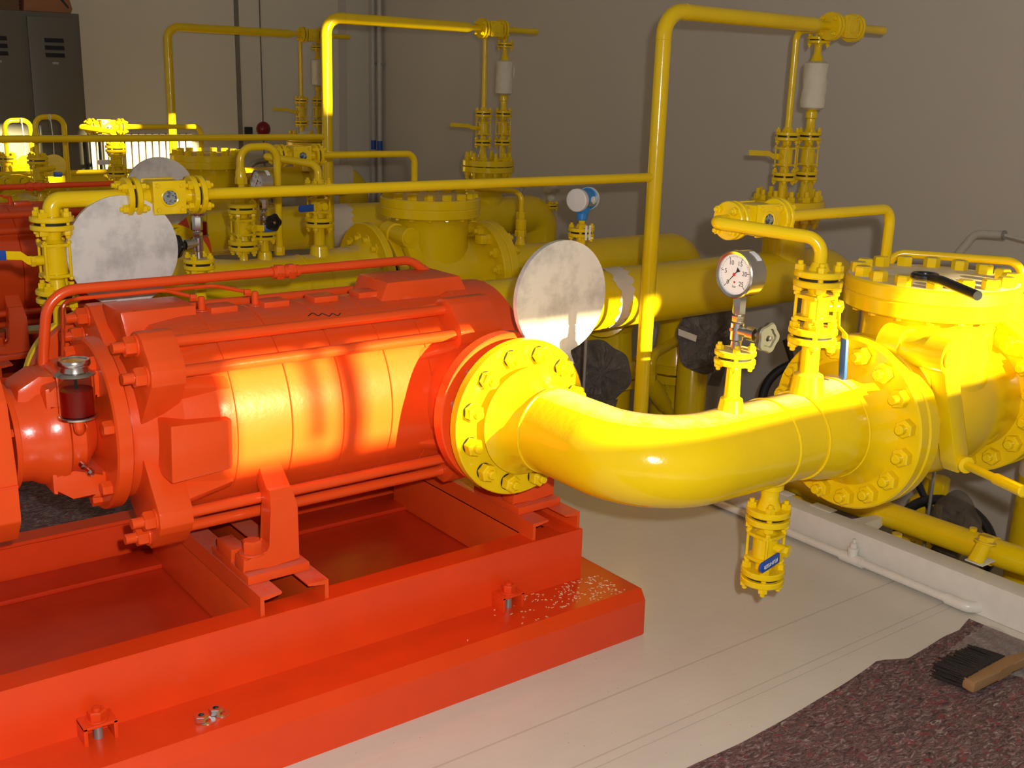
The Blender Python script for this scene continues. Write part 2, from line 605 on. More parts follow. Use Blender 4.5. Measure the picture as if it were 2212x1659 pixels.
# ------------------------------------------------------------------ generic things
def ball_valve(o, up, L, R, label, hdir, hlen=0.13, grip='blue', drop=0.0, mat='yellow', group=None, nb=4, br=0.0105, t=0.014, tilt=0.0, text=None, body=0.03, side=None, grip_share=0.55):
    """flanged ball valve from o along up; L between the outer faces of the two flange pairs.  hdir: lever direction"""
    o, up = V(o), V(up).normalized()
    th = thing('ball_valve', label, 'valve', o, group)
    gap = 0.0075
    fp = flange_pair(o, up, R, t, gap, nb, br, th, mat)
    flange_pair(o + up * (L - fp), up, R, t, gap, nb, br, th, mat)
    a, b = fp, L - fp
    m = (a + b) / 2
    hl = (b - a)
    MB().lathe(o + up * a, up, [(0, R * .42), (hl * .16, R * .36), (hl * .22, body), (hl * .78, body), (hl * .84, R * .36), (hl, R * .42)], 24).build('body', mat, th)
    u, v, w = frame(up)
    s = body * 1.25
    for k in (.24, .76):
        c = o + up * (a + hl * k)
        d = body * .13
        pts = []
        for i in range(16):
            an = 2 * PI * i / 16 + PI / 16
            q = 1.0 / max(abs(math.cos(an)), abs(math.sin(an)))
            pts.append(c - up * d + (u * math.cos(an) + v * math.sin(an)) * (s * min(q, 1.30)))
        MB().prism(pts, up * (2 * d), .0015).build('end_plate', mat, th)
    for sx in (-1, 1):
        for sy in (-1, 1):
            q = o + up * (a + hl * .22) + (u * sx + v * sy) * (s * .80)
            stud(q, up, hl * .56, body * .22, th, mat, ex=.002)
    hd = V(hdir).normalized()
    sd = V(side).normalized() if side is not None else hd
    if abs(sd.dot(up)) > .9:
        sd = u
    # stem sticks out sideways, lever runs along hd
    c = o + up * (o * 0 + V((0, 0, 0))).length + up * m
    st = c + sd * (body * 1.75)
    MB().cyl(c, st, body * .42, 14).build('stem', mat, th)
    MB().hexa(st, sd, body * .5, body * .35).build('stem_nut', mat, th)
    # lever
    if abs(hd.dot(sd)) < .9:
        p0 = st + sd * .004
        ln = hd
        wd = sd.cross(hd).normalized()
        kink = sd * drop
    else:
        p0 = c + sd * (body * 1.2) + up * 0
        ln = hd
        wd = up
        kink = up * drop
    pw = body * .36
    tk = (wd.cross(ln)).normalized() * .003
    p1 = p0 + ln * (hlen * .25)
    p2 = p1 + ln * (hlen * .12) + kink
    p3 = p0 + ln * (hlen * (1 - grip_share)) + kink
    p4 = p0 + ln * hlen + kink
    if not grip:
        p3 = p4
    lv = MB()
    for qa, qb in ((p0 - ln * pw, p1), (p1, p2), (p2, p3)):
        if (qb - qa).length < 1e-4:
            continue
        lv.prism([qa - wd * pw, qb - wd * pw, qb + wd * pw, qa + wd * pw], tk)
    lev = lv.build('lever', mat, th)
    if grip:
        gp = MB()
        g = pw * 1.15
        gt = tk * 2.4
        pts = [p3 - wd * g, p4 - ln * g * .5 - wd * g, p4 - wd * g * .5, p4 + wd * g * .5, p4 - ln * g * .5 + wd * g, p3 + wd * g]
        gp.prism([q - tk * .7 for q in pts], gt, .0012)
        go = gp.build('grip', grip, lev, label='blue plastic grip' if grip == 'blue' else None)
        if text:
            n_ = tk.normalized()
            off = tk * 1.7 + n_ * .0006 if n_.dot(sd) > 0 else -tk * .7 - n_ * .0006
            n_ = n_ if n_.dot(sd) > 0 else -n_
            tb = text_mb(text, .0145, (p3 + p4) / 2 + off, ln, n_.cross(ln))
            tb.build('lettering', 'label', go)
    return th


text_dir_x, text_dir_y = V((1, 0, 0)), V((0, 0, 1))


def text_mb(txt, size, o, dx, dy, extrude=0.0004):
    cu = bpy.data.curves.new('t', 'FONT')
    cu.body = txt
    cu.size = size
    cu.align_x = 'CENTER'
    cu.align_y = 'CENTER'
    cu.extrude = extrude
    cu.resolution_u = 4
    ob = bpy.data.objects.new('t', cu)
    COL.objects.link(ob)
    dg = bpy.context.evaluated_depsgraph_get()
    me = bpy.data.meshes.new_from_object(ob.evaluated_get(dg))
    mb = MB()
    mb.bm.from_mesh(me)
    dx, dy = V(dx).normalized(), V(dy).normalized()
    dz = dx.cross(dy)
    o = V(o)
    for vv in mb.bm.verts:
        c = vv.co.copy()
        vv.co = o + dx * c.x + dy * c.y + dz * c.z
    bpy.data.objects.remove(ob)
    bpy.data.curves.remove(cu)
    bpy.data.meshes.remove(me)
    return mb


def sight_glass(o, L, R, label, group, nb=4, br=0.0105, ax=(1, 0, 0), face=(0, -1, 0), t=0.013, pane='sightglass'):
    """flanged sight glass along X from o"""
    o, ax, f = V(o), V(ax), V(face)
    th = thing('sight_glass', label, 'sight glass', o, group)
    gap = .0075
    fp = flange_pair(o, ax, R, t, gap, nb, br, th)
    flange_pair(o + ax * (L - fp), ax, R, t, gap, nb, br, th)
    a, b = fp, L - fp
    c = o + ax * (a + b) / 2
    MB().lathe(o + ax * a, ax, [(0, R * .45), ((b - a), R * .45)], 24).build('neck', 'yellow', th)
    h = min((b - a) * .40, R * .80)
    zz = V((0, 0, 1))
    d = R * .78
    bx = MB()
    pts = [c - f * d + ax * (sx * h) + zz * (sz * h) for sx, sz in ((-1, -1), (1, -1), (1, 1), (-1, 1))]
    bx.prism(pts, f * (2 * d), .006)
    body = bx.build('body', 'yellow', th)
    for s in (1, -1):
        ff = f * s
        e = c + ff * d
        fr = MB()
        pts = [e + ax * (sx * h * 1.06) + zz * (sz * h * 1.06) for sx, sz in ((-1, -1), (1, -1), (1, 1), (-1, 1))]
        fr.prism(pts, ff * .008, .003)
        cover = fr.build('window_frame', 'yellow', th)
        MB().torus(e + ff * .008, ff, h * .52, .0035, 28, 8).build('bezel', 'yellow', cover)
        MB().disc(e + ff * .0075, ff, h * .50, .002, 28, .0003).build('window_pane', pane, cover)
        for sx in (-1, 1):
            for sz in (-1, 1):
                hexbolt(e + ff * .008 + ax * (sx * h * .76) + zz * (sz * h * .76), ff, h * .16, .006, cover)
    return th


def blind_disc(c, R, neck_to, label, t=0.014, width=0.07):
    neck_to = c[2] - R - .035
    """round steel blind with a short neck standing up out of a flange joint (faces -Y)"""
    c = V(c)
    th = thing('blind_plate', label, 'blind plate', (c.x, c.y, neck_to), 'steel spectacle blinds in the nozzle flanges')
    mb = MB()
    n = 72
    a0 = math.asin(width / 2 / R)
    pts = []
    for i in range(n + 1):
        a = -PI / 2 + a0 + (2 * PI - 2 * a0) * i / n
        pts.append(V((c.x + R * math.cos(a), c.y, c.z + R * math.sin(a))))
    # flared neck
    pts += [V((c.x - width * .52, c.y, c.z - R - .006)), V((c.x - width * .75, c.y, neck_to)), V((c.x + width * .75, c.y, neck_to)), V((c.x + width * .52, c.y, c.z - R - .006))]
    mb.prism(pts, (0, t, 0), .0012)
    mb.build('plate', 'plate', th)
    return th


def star_wheel(o, ax, R, t, parent, mat, lobes=5, name='handwheel'):
    u, v, w = frame(ax)
    o = V(o)
    n = lobes * 12
    mb = MB()
    prof = [(0, .80), (t * .2, .96), (t * .75, 1.0), (t, .92), (t, .62), (t * .72, .55), (t * .72, .18), (t * 1.05, .16)]
    rings = []
    for tt, k in prof:
        ring = []
        for i in range(n):
            a = 2 * PI * i / n
            rr = R * k * (1 + (.085 * math.cos(lobes * a) if k > .5 else 0))
            ring.append(mb.bm.verts.new(o + w * tt + u * rr * math.cos(a) + v * rr * math.sin(a)))
        rings.append(ring)
    for a, b in zip(rings, rings[1:]):
        mb.bridge(a, b)
    mb.bm.faces.new(rings[0][::-1])
    mb.bm.faces.new(rings[-1])
    return mb.build(name, mat, parent)


def gauge(o, z_face, label, wheel_mat, face=(-1, 0, 0), wheel_ax=(0, -1, 0), R=0.0525, group='pressure gauges on the pipes'):
    """needle valve and dial gauge standing on a flange top at o"""
    o = V(o)
    f = V(face).normalized()
    th = thing('pressure_gauge', label, 'gauge', o, group)
    zz = V((0, 0, 1))
    MB().lathe(o, zz, [(0, .013), (.02, .012), (.024, .015), (.062, .015), (.066, .011)], 18).build('valve_body', 'steel', th)
    wa = V(wheel_ax).normalized()
    hb = o + zz * .045
    MB().lathe(hb, wa, [(0, .012), (.032, .012), (.034, .016), (.056, .016), (.058, .007), (.082, .006)], 16).build('bonnet', 'steel', th)
    w = star_wheel(hb + wa * .078, wa, .033, .017, th, wheel_mat)
    MB().hexa(hb + wa * .096, wa, .006, .004).build('wheel_nut', 'steel', w)
    MB().lathe(hb - f * -.014 - f * 0 + zz * .004, f, [(0, .004), (.008, .004)], 10).build('bleed_screw', 'steel', th)
    MB().hexa(o + zz * .066, zz, .0145, .014).build('lower_nut', 'steel', th)
    MB().hexa(o + zz * .084, zz, .0155, .042, .3).build('union_nut', 'steel', th)
    MB().cyl(o + zz * .078, o + zz * .15, .008, 14).build('stem', 'steel', th)
    c = V((o.x, o.y, z_face))
    depth = .050
    fc = c - f * -.022
    bx = MB()
    u, v, _ = frame(f)
    bx.box((c.x - .014, c.y - .012, o.z + .128), (c.x + .014, c.y + .012, z_face - R * .8), .002)
    bx.build('socket', 'steel', th)
    cs = MB()
    cs.lathe(c - f * depth * .55, f, [(0, R * .90), (.006, R * .99), (depth - .004, R * .99), (depth - .004, R * 1.03), (depth + .004, R * 1.03), (depth + .006, R * .98), (depth + .004, R * .87), (depth - .002, R * .86)], 48)
    case = cs.build('case', 'steel', th)
    dc = c + f * (depth * .45 - .0005)
    dial = MB().disc(dc, f, R * .86, .001, 48, .0002).build('dial', 'label', th)
    # dial plane axes as seen from the front
    dyv = zz
    dxv = dyv.cross(f).normalized()
    front = dc + f * .0012
    tick = MB()
    for i in range(51):
        a = math.radians(225 - 270 * i / 50)
        big = i % 10 == 0
        d = dxv * math.cos(a) + dyv * math.sin(a)
        tn = dxv * -math.sin(a) + dyv * math.cos(a)
        r0, r1, wv = (R * .66, R * .82, .0007) if big else (R * .74, R * .80, .00028)
        tick.prism([front + d * r0 - tn * wv, front + d * r1 - tn * wv, front + d * r1 + tn * wv, front + d * r0 + tn * wv], f * .0002)
    tick.build('scale_marks', 'ink', dial)
    for i, s in enumerate(('0', '5', '10', '15', '20', '25')):
        a = math.radians(225 - 54 * i)
        d = dxv * math.cos(a) + dyv * math.sin(a)
        text_mb(s, R * .28, front + d * R * .53, dxv, dyv, .0001).build('numeral', 'ink', dial)
    text_mb('bar', R * .16, front - dyv * R * .52, dxv, dyv, .0001).build('numeral', 'ink', dial)
    MB().disc(front - dyv * R * .33, f, R * .05, .0004, 12, .0001).build('red_mark', 'redink', dial)
    a = math.radians(227)
    d = dxv * math.cos(a) + dyv * math.sin(a)
    tn = dxv * -math.sin(a) + dyv * math.cos(a)
    q = front + f * .002
    nd = MB()
    nd.prism([q + d * R * .74, q + tn * .0012, q - d * R * .16 + tn * .001, q - d * R * .34 + tn * .006, q - d * R * .34 - tn * .006, q - d * R * .16 - tn * .001, q - tn * .0012], f * .0006)
    needle = nd.build('needle', 'ink', dial)
    MB().disc(q, f, .0038, .002, 14, .0004).build('hub', 'redink', needle)
    sd = dxv
    lb = MB()
    ang0, ang1 = math.radians(40), math.radians(75)
    ring = []
    for k in range(7):
        a = ang0 + (ang1 - ang0) * k / 6
        dd = dxv * math.cos(a) + dyv * math.sin(a)
        ring.append(dd)
    for s0, s1 in zip(ring, ring[1:]):
        pts = [c - f * .016 + s0 * R * 1.0, c - f * .002 + s0 * R * 1.0, c - f * .002 + s1 * R * 1.0, c - f * .016 + s1 * R * 1.0]
        lb.prism(pts, s0 * .0008)
    lb.build('case_label', 'label', case)
    return th


def stub_flange(base, h, R, label, group, flare=1.9, r=0.016, nb=4, br=0.0095, t=0.013):
    """branch: flared stub on a pipe with a bolted flange pair on top; returns z of top face"""
    base = V(base)
    th = thing('instrument_branch', label, 'pipe branch', base, group)
    MB().lathe(base - V((0, 0, .02)), (0, 0, 1), [(0, r * flare * 1.15), (.02, r * flare), (.045, r * flare * .85), (.05, r * 1.15), (h + .02, r)], 22).build('stub', 'yellow', th)
    fp = flange_pair(base + V((0, 0, h)), (0, 0, 1), R, t, .007, nb, br, th, topmat='yellow_dusty')
    return base.z + h + fp


# ================================================================== the setting
FX = 2.95                                    # floor ends at the kerb of the pipe trench
WX, WY = 5.1, 8.9
floor = MB()
floor.box((-6, -4, -.25), (FX + .1, WY, 0), 0)
struct('floor', floor, 'floor')
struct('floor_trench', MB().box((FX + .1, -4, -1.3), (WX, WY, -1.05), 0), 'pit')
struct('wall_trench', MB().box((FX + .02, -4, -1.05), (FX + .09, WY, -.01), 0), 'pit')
struct('wall_right', MB().box((WX, -4, -1.05), (WX + .2, WY + .2, 7), 0), 'wall')
wb = MB().box((-6, WY, -1.3), (WX, WY + .2, 7), 0)
struct('wall_back', wb, 'wall_back')
for i, xx in enumerate((3.87, 4.09)):
    struct('trim_%d' % (i + 1), MB().box((xx - .018, WY - .012, 0), (xx + .018 - i * .030, WY + .001, 6.5), 0), 'pilaster')
struct('trim_3', MB().box((4.80, WY - .02, 0), (4.87, WY + .001, 6.5), 0), 'wall')

# outside wall behind the camera: a low strip window with added bars and a high one with added slats let the evening sun in
wf = MB()
YW = -4.0
Z0, Z1, X0, X1 = 2.055, 2.335, 1.735, 3.93
Z2, Z3, XA, XB = 3.50, 3.93, 3.15, 5.02
Z4 = 4.95
def wbox(x0, x1, z0, z1):
    wf.box((x0, YW - .12, z0), (x1, YW, z1), 0)
wbox(-6, 8.5, 0, Z0)
wbox(-6, X0, Z0, Z1)
wbox(X1, 8.5, Z0, Z1)
wbox(-6, 8.5, Z1, Z2)
wbox(-6, XA, Z2, Z4)
wbox(XB, 8.5, Z2, Z4)
wbox(-6, 8.5, Z4, 7)
struct('wall_front', wf, 'wall')
wn = MB()  # unseen bars, placed to cast shadow bands and gaps in the sun patches
wn.box((2.02, YW - .10, Z0), (2.088, YW - .04, Z1), 0)
wn.box((1.940, YW - .09, Z0 + .05), (1.975, YW - .06, Z1), .004)
wn.box((3.60, YW - .09, Z2), (3.96, YW - .04, Z3), 0)
struct('added_window_bars', wn, 'blackmetal')
lv = MB()  # unseen slats, added only to dim the sun reaching the far wall
for k in range(31):
    z = Z3 + k * .04
    f = min(1.0, k / 8.0)
    lv.box((XA, YW - .10, z), (XB, YW - .05, z + .04 * (.72 + .265 * f)), 0)
struct('added_dimming_slats', lv, 'blackmetal')

struct('ceiling', MB().box((-6, -4.2, 5.6), (WX + .2, WY + .2, 5.8), 0), 'wall')

# kerb of the trench with its steel angle
kb = MB().box((FX, -4, 0), (FX + .085, WY, .108), .006)
struct('kerb', kb, 'greypaint')
for i, yy in enumerate((2.36, 2.18)):
    b = MB()
    b.box((FX + .06, yy - .05, .1085), (FX + .10, yy + .035, .1115), .001)
    
    struct('trim_%d' % (4 + i), b, 'greypaint')

# ---------------- skirting drain pipe along the kerb
t = thing('skirting_pipe', 'thin cream painted pipe lying on the floor along the trench kerb', 'pipe', (FX - .022, 1.56, 0))
MB().tube([(FX - .022, 2.85, .022), (FX - .022, 1.60, .022)], .0135, n=14).build('tube', 'greypaint', t)
MB().tube([(FX - .022, 1.625, .022), (FX - .022, 1.555, .022), (FX + .01, 1.535, .022)], .018, .03, 14).build('elbow', 'greypaint', t)
tee = MB()
tee.cyl((FX - .022, 2.01, .022), (FX - .022, 1.925, .022), .0185, 16)
tee.lathe((FX - .022, 1.968, .022), (0, 0, 1), [(0, .017), (.03, .017), (.031, .019), (.04, .019), (.041, .012), (.055, .012), (.058, .006), (.07, .005)], 14)
tee.build('tee', 'greypaint', t)

# ================================================================== pump sets
AY, AZ = 2.583, 0.68
ROW = 2.47
WHICH = ('front', 'middle', 'rear')


def plinth(dy, label):
    mb = MB()
    y0, y1, x1, zt = 2.007 + dy, 3.17 + dy, 2.034, .135
    x0 = -1.6
    c = .026
    prof = [(y0, 0), (y0, zt - c * 1.1), (y0 + c, zt), (y1 - c, zt), (y1, zt - c), (y1, 0)]
    rnd = random.Random(3)
    # broken right end
    xs = [x0, x0 + .5, 1.2, x1 - .012]
    rings = []
    for x in xs:
        rings.append([mb.bm.verts.new((x, y, z)) for y, z in prof])
    last = []
    m = 14
    for a, b in zip(rings, rings[1:]):
        for i in range(len(prof)):
            mb.bm.faces.new((a[i], a[(i + 1) % len(prof)], b[(i + 1) % len(prof)], b[i]))
    mb.bm.faces.new(rings[0][::-1])
    # end cap with chips
    ring2 = [mb.bm.verts.new((x1 - rnd.uniform(0, .006), y + (.003 if i < 2 else -.003), z if z == 0 else z - .003)) for i, (y, z) in enumerate(prof)]
    for i in range(len(prof)):
        mb.bm.faces.new((rings[-1][i], rings[-1][(i + 1) % len(prof)], ring2[(i + 1) % len(prof)], ring2[i]))
    mb.bm.faces.new(ring2)
    return single('plinth', label, 'plinth', mb, 'red_base', 'pump plinths')


def base_frame(dy, label, detail=True):
    t = thing('base_frame', label, 'base frame', (0.3, AY + dy, .135), 'pump base frames')
    z0, z1 = .135, .286
    x0, x1 = -1.5, 1.928
    yf, yfi, ybi, yb = 2.173 + dy, 2.243 + dy, 2.922 + dy, 2.992 + dy

    def rail(yo, yi):
        s = 1 if yi > yo else -1
        pr = [(yo, z0), (yi, z0), (yi, z0 + .010), (yo + s * .012, z0 + .012), (yo + s * .012, z1 - .012), (yi, z1 - .010), (yi, z1), (yo + s * .003, z1), (yo, z1 - .003)]
        mb = MB()
        mb.prism([(x0, y, z) for y, z in pr], (x1 - x0, 0, 0))
        return mb.build('side_rail', 'red_base', t)
    rail(yf, yfi)
    rail(yb, ybi)
    MB().box((x1 - .012, yf + .012, z0), (x1, yb - .012, z1), .002).build('end_plate', 'red_base', t)
    MB().box((x1 - .07, yf + .012, z1 - .010), (x1 - .001, yb - .012, z1 + .0005), .001).build('end_flange', 'red_base', t)
    MB().box((x0, yf + .015, z0 + .005), (x1 - .013, yb - .015, z0 + .016), 0).build('deck', 'red_wet', t)
    lp = MB()
    lp.box((x0, ybi - .075, z0 + .016), (x1 - .013, ybi + .05, z0 + .030), .004)
    lp.build('deck_ledge', 'red_wet', t)

    def chan(xw, s, za=.335):
        """cross channel: web at xw, flanges towards s; stepped over the rails"""
        mb = MB()
        ye0, ye1 = yf + .012, yb - .012
        mb.box((min(xw, xw + s * .010), ye0, z1), (max(xw, xw + s * .010), ye1, za - .0112), 0)
        mb.box((min(xw, xw + s * .009), yfi + .002, z0 + .02), (max(xw, xw + s * .009), ybi - .002, z1 + .004), .001)
        a, b = xw, xw + s * .055
        mb.prism([(xw, ye0, za), (xw, ye0, za - .011), (xw + s * .016, ye0, za - .011), (b - s * .004, ye0, za - .006), (b, ye0, za - .003), (b, ye0, za)], (0, ye1 - ye0, 0))
        return mb.build('cross_channel', 'red_dusty', t)
    for xl, xr in ((.958, 1.134), (1.757, 1.925)):
        chan(xl, 1)
        chan(xr, -1)
        for (ya, ybb) in ((2.255 + dy, 2.47 + dy), (2.70 + dy, 2.91 + dy)):
            MB().box((xl + .002, ya, .3355), (xr - .014, ybb, .357), .002).build('packing_plate', 'red_dusty', t)
    for lx in (.566, 1.649):
        c = V((lx, yf - .03, z0))
        lug = MB()
        lug.box((lx - .035, yf - .052, z0), (lx - .027, yf, z0 + .042), .001)
        lug.box((lx + .027, yf - .052, z0), (lx + .035, yf, z0 + .042), .001)
        lug.box((lx - .035, yf - .052, z0 + .036), (lx + .035, yf, z0 + .043), .001)
        lug.build('anchor_lug', 'red_base', t)
        hexbolt((lx, yf - .028, z0 + .043), (0, 0, 1), .019, .020, t, 'red_base', 1.2, 'anchor_bolt')
        MB().cyl((lx, yf - .028, z0), (lx, yf - .028, z0 + .036), .010, 12).build('jack_screw', 'greysteel', t)
        MB().cyl((lx, yf - .028, z0 + .06), (lx, yf - .028, z0 + .072), .009, 12).build('bolt_end', 'red_base', t)
    return t


def pump(dy, label, detail=True):
    t = thing('pump', label, 'pump', (1.2, AY + dy, .357), 'multistage pumps')
    ay, az = AY + dy, AZ
    X = V((1, 0, 0))

    def A(x, r=0.0, ang=0.0):
        """point at x on a circle about the shaft; ang measured from the viewer side upwards"""
        return V((x, ay - r * math.cos(ang), az + r * math.sin(ang)))
    # stage rings
    R = .252
    seams = [.981, 1.121, 1.261, 1.400, 1.525, 1.66]
    for a, b in zip(seams, seams[1:]):
        mb = MB()
        mb.lathe((a, ay, az), X, [(0, R - .004), (.0022, R), (b - a - .0022, R), (b - a, R - .004)], 72)
        st = mb.build('stage_casing', 'red', t)
        pd = MB()
        xm = (a + b) / 2
        pd.box((xm - .035, ay - .035, az + R - .012), (xm + .035, ay + .025, az + R + .012), .004)
        pd.build('top_pad', 'red', st)
    # suction casing
    MB().lathe((.745, ay, az), X, [(0, .165), (.05, .185), (.085, .205), (.12, .238), (.20, .250), (.236, .250)], 64).build('suction_casing', 'red', t)
    bs = MB()
    bs.prism([(.818, ay - .035, az + .15), (.80, ay - .02, az + .272), (.985, ay - .02, az + .272), (.985, ay - .035, az + .15)], (0, .14, 0), .008)
    bs.build('top_boss', 'red', t)
    fb = MB()
    fb.prism([(.812, ay - .273, az - .078), (.957, ay - .273, az - .068), (.960, ay - .273, az + .052), (.816, ay - .273, az + .058)], (0, .16, 0), .006)
    fb.build('side_boss', 'red_plain', t)
    # corner brackets with two tie rods each
    for sy in (1, -1):
        for sz in (1, -1):
            for xa, xb, flip in ((.782, .862, 1), (1.60, 1.735, -1)):
                angs = (math.radians(36), math.radians(52))
                mid = sum(angs) / 2
                er = V((0, -sy * math.cos(mid), sz * math.sin(mid)))
                et = V((0, sy * math.sin(mid), sz * math.cos(mid)))
                base = V((0, ay, az))
                mb = MB()
                lo, hi = .15, .323
                wt = .074

                def q(x, r, w):
                    return V((x, 0, 0)) + base + er * r + et * w
                sec = [(lo, -wt * 1.25), (hi - .03, -wt), (hi - .006, -wt * .72), (hi, -wt * .4), (hi, wt * .4), (hi - .006, wt * .72), (hi - .03, wt), (lo, wt * 1.25)]
                mb.prism([q(xa, r, w) for r, w in sec], (xb - xa, 0, 0), .005)
                # web tapering onto the casing
                xe = xb + .115 * flip if flip == 1 else xa - .10
                xs = xb - .004 if flip == 1 else xa + .004
                wa = [q(xs, hi - .012, -wt * .8), q(xs, hi - .012, -wt * .45), q(xe, .236, -wt * 1.2), q(xs, .18, -wt * 1.2)]
                mb.prism([q(xs, hi - .055, -wt * 1.0), q(xs, .19, -wt * 1.1), q(xe, .215, -wt * 1.1), q(xe, .245, -wt * 1.0)], et * .030, .004)
                mb.prism([q(xs, hi - .055, wt * .62), q(xs, .19, wt * .62), q(xe, .215, wt * .62), q(xe, .245, wt * .62)], et * .030, .004)
                mb.build('rod_bracket', 'red', t)
            for an in (36, 52):
                an = math.radians(an)
                c = V((0, ay - sy * .288 * math.cos(an), az + sz * .288 * math.sin(an)))
                rod = MB()
                rod.cyl(c + X * .728, c + X * .80, .0125, 16)
                rod.cyl(c + X * .79, c + X * 1.75, .0138, 20)
                ro = rod.build('tie_rod', 'red', t)
                MB().disc(c + X * .782, -X, .026, .005, 24, .001).build('rod_washer', 'red', ro)
                hexbolt(c + X * .777, -X, .0235, .024, ro, 'red', name='rod_nut')
    # far end: discharge casing and bearing
    MB().lathe((1.655, ay, az), X, [(0, .252), (.03, .262), (.19, .258), (.21, .20), (.225, .155)], 64).build('discharge_casing', 'red', t)
    db = MB()
    db.prism([(1.47, ay - .07, az + .235), (1.50, ay - .06, az + .290), (1.735, ay - .06, az + .290), (1.765, ay - .075, az + .22)], (0, .16, 0), .008)
    db.build('top_boss', 'red', t)
    MB().lathe((1.875, ay, az), X, [(0, .145), (.015, .145), (.02, .10), (.08, .098), (.12, .088), (.125, .05)], 40).build('end_bearing_housing', 'red', t)
    # nozzles: discharge towards the viewer side, suction on the far side
    for xc, s, y0, y1 in ((1.65, -1, .20, .37), (.87, 1, .20, .335)):
        MB().lathe((xc, ay + s * y0, az), (0, s, 0), [(0, .150), (y1 - y0 - .03, .132), (y1 - y0, .135)], 44).build('nozzle', 'red', t)
        MB().disc((xc, ay + s * y1, az), (0, s, 0), .203, .037, 64, .003).build('nozzle_flange', 'red', t)
    # coupling side: bearing bracket
    MB().lathe((.718, ay, az + .008), X, [(0, .200), (.004, .206), (.034, .206), (.038, .200), (.045, .15)], 64).build('bearing_flange', 'red', t)
    for an in (12, 66, 120, 180 + 45, 285, 318):
        a = math.radians(an)
        c = V((.718, ay - .178 * math.cos(a), az + .008 + .178 * math.sin(a)))
        hexbolt(c, -X, .018, .022, t, 'red', name='flange_nut')
    for sz in (1, -1):
        yk = MB()
        zz = az + .008
        pts = [(.722, zz + sz * .088), (.722, zz + sz * .155), (.69, zz + sz * .150), (.645, zz + sz * .132), (.60, zz + sz * .125), (.60, zz + sz * .07), (.648, zz + sz * .085)]
        yk.prism([(x, ay - .10, z) for x, z in pts], (0, .20, 0), .010)
        yk.build('bearing_arm', 'red', t)
    MB().lathe((.528, ay, az + .008), X, [(0, .118), (.010, .122), (.014, .108), (.045, .110), (.062, .120), (.10, .131), (.112, .130), (.118, .122)], 48).build('bearing_housing', 'red', t)
    for an in (20, 75, -40):
        a_ = math.radians(an)
        hexbolt((.527, ay - .105 * math.cos(a_), az + .008 + .105 * math.sin(a_)), -X, .010, .010, t, 'red', name='housing_bolt')
    hp = MB()
    hp.prism([(.545, ay - .06, az + .07), (.552, ay - .06, az + .128), (.60, ay - .06, az + .155), (.642, ay - .06, az + .150), (.645, ay - .06, az + .05)], (0, .12, 0), .014)
    hp.build('housing_cap', 'red', t)
    MB().lathe((.632, ay, az), X, [(0, .092), (.006, .100), (.050, .100), (.058, .094), (.085, .060)], 48).build('seal_cover', 'red_plain', t)
    MB().cyl((.56, ay, az), (.745, ay, az), .045, 24).build('shaft', 'steel', t)
    gn = MB()
    gn.lathe((.668, ay - .093, az - .055), V((.25, -1, -.35)), [(0, .008), (.012, .008), (.013, .0045), (.026, .0045), (.027, .0075), (.040, .009), (.046, .006)], 12)
    gn.build('grease_nipple', 'steel', t)
    # feet
    for xa in (1.036, 1.835):
        for s in (-1, 1):
            yo = ay + s * .305
            ft = MB()
            ft.prism([(xa, yo, .3575), (xa + .070, yo, .3575), (xa + .068, yo, .50), (xa + .062, yo + -s * .02, .545), (xa + .004, yo - s * .02, .545), (xa - .002, yo, .50), (xa - .004, yo, .41), (xa - .012, yo, .396), (xa - .075, yo, .392), (xa - .078, yo, .3575)], (0, -s * .052, 0), .005)
            ft.prism([(xa + .002, yo - s * .01, .52), (xa + .066, yo - s * .01, .52), (xa + .060, yo - s * .085, .60), (xa + .004, yo - s * .085, .60)], (0, -s * .06, 0), .004)
            fo = ft.build('foot', 'red', t)
            pd = MB()
            pd.prism([(xa - .078, yo - s * .07, .3575), (xa - .03, yo - s * .07, .3575), (xa - .035, yo - s * .07, .392), (xa - .076, yo - s * .07, .392)], (0, -s * .09, 0), .004)
            pd.build('foot_pad', 'red_dusty', fo)
            hexbolt((xa - .042, yo - s * .026, .3925), (0, 0, 1), .024, .030, fo, 'red', 1.35, name='foot_bolt')
    # balance pipe over the top
    yb = ay + .085
    bp = MB()
    bp.tube([(.645, yb + .02, az + .10), (.672, yb + .01, az + .314), (1.66, yb, az + .318), (1.745, yb - .01, az + .26)], .0125, .075, 18)
    b = bp.build('balance_pipe', 'red', t)
    uc = MB()
    for xx in (1.245, 1.278):
        uc.hexa((xx, yb, az + .3155), X, .021, .022)
    uc.lathe((1.235, yb, az + .3155), X, [(0, .0165), (.075, .0165)], 18)
    uc.build('pipe_union', 'red', b)
    for x_, x2 in ((1.008, .95), (1.149, 1.08)):
        sm = MB()
        z_ = az + .262
        sm.tube([(.690, yb + .005, az + .10), (.705, yb + .01, az + .285), (.74, yb + .015, az + .29), (x2, yb + .015, az + .292), (x_ - .012, ay + .012, z_ + .022)], .0052, .03, 10)
        so = sm.build('cooling_line', 'red', t)
        MB().lathe((x_, ay + .005, az + .235), (0, 0, 1), [(0, .020), (.018, .018), (.019, .009), (.048, .009), (.052, .006)], 14).build('line_fitting', 'red', so)
        MB().hexa((x_ - .024, ay + .016, z_ + .022), V((1, -.2, -.05)), .009, .016).build('line_nut', 'red', so)
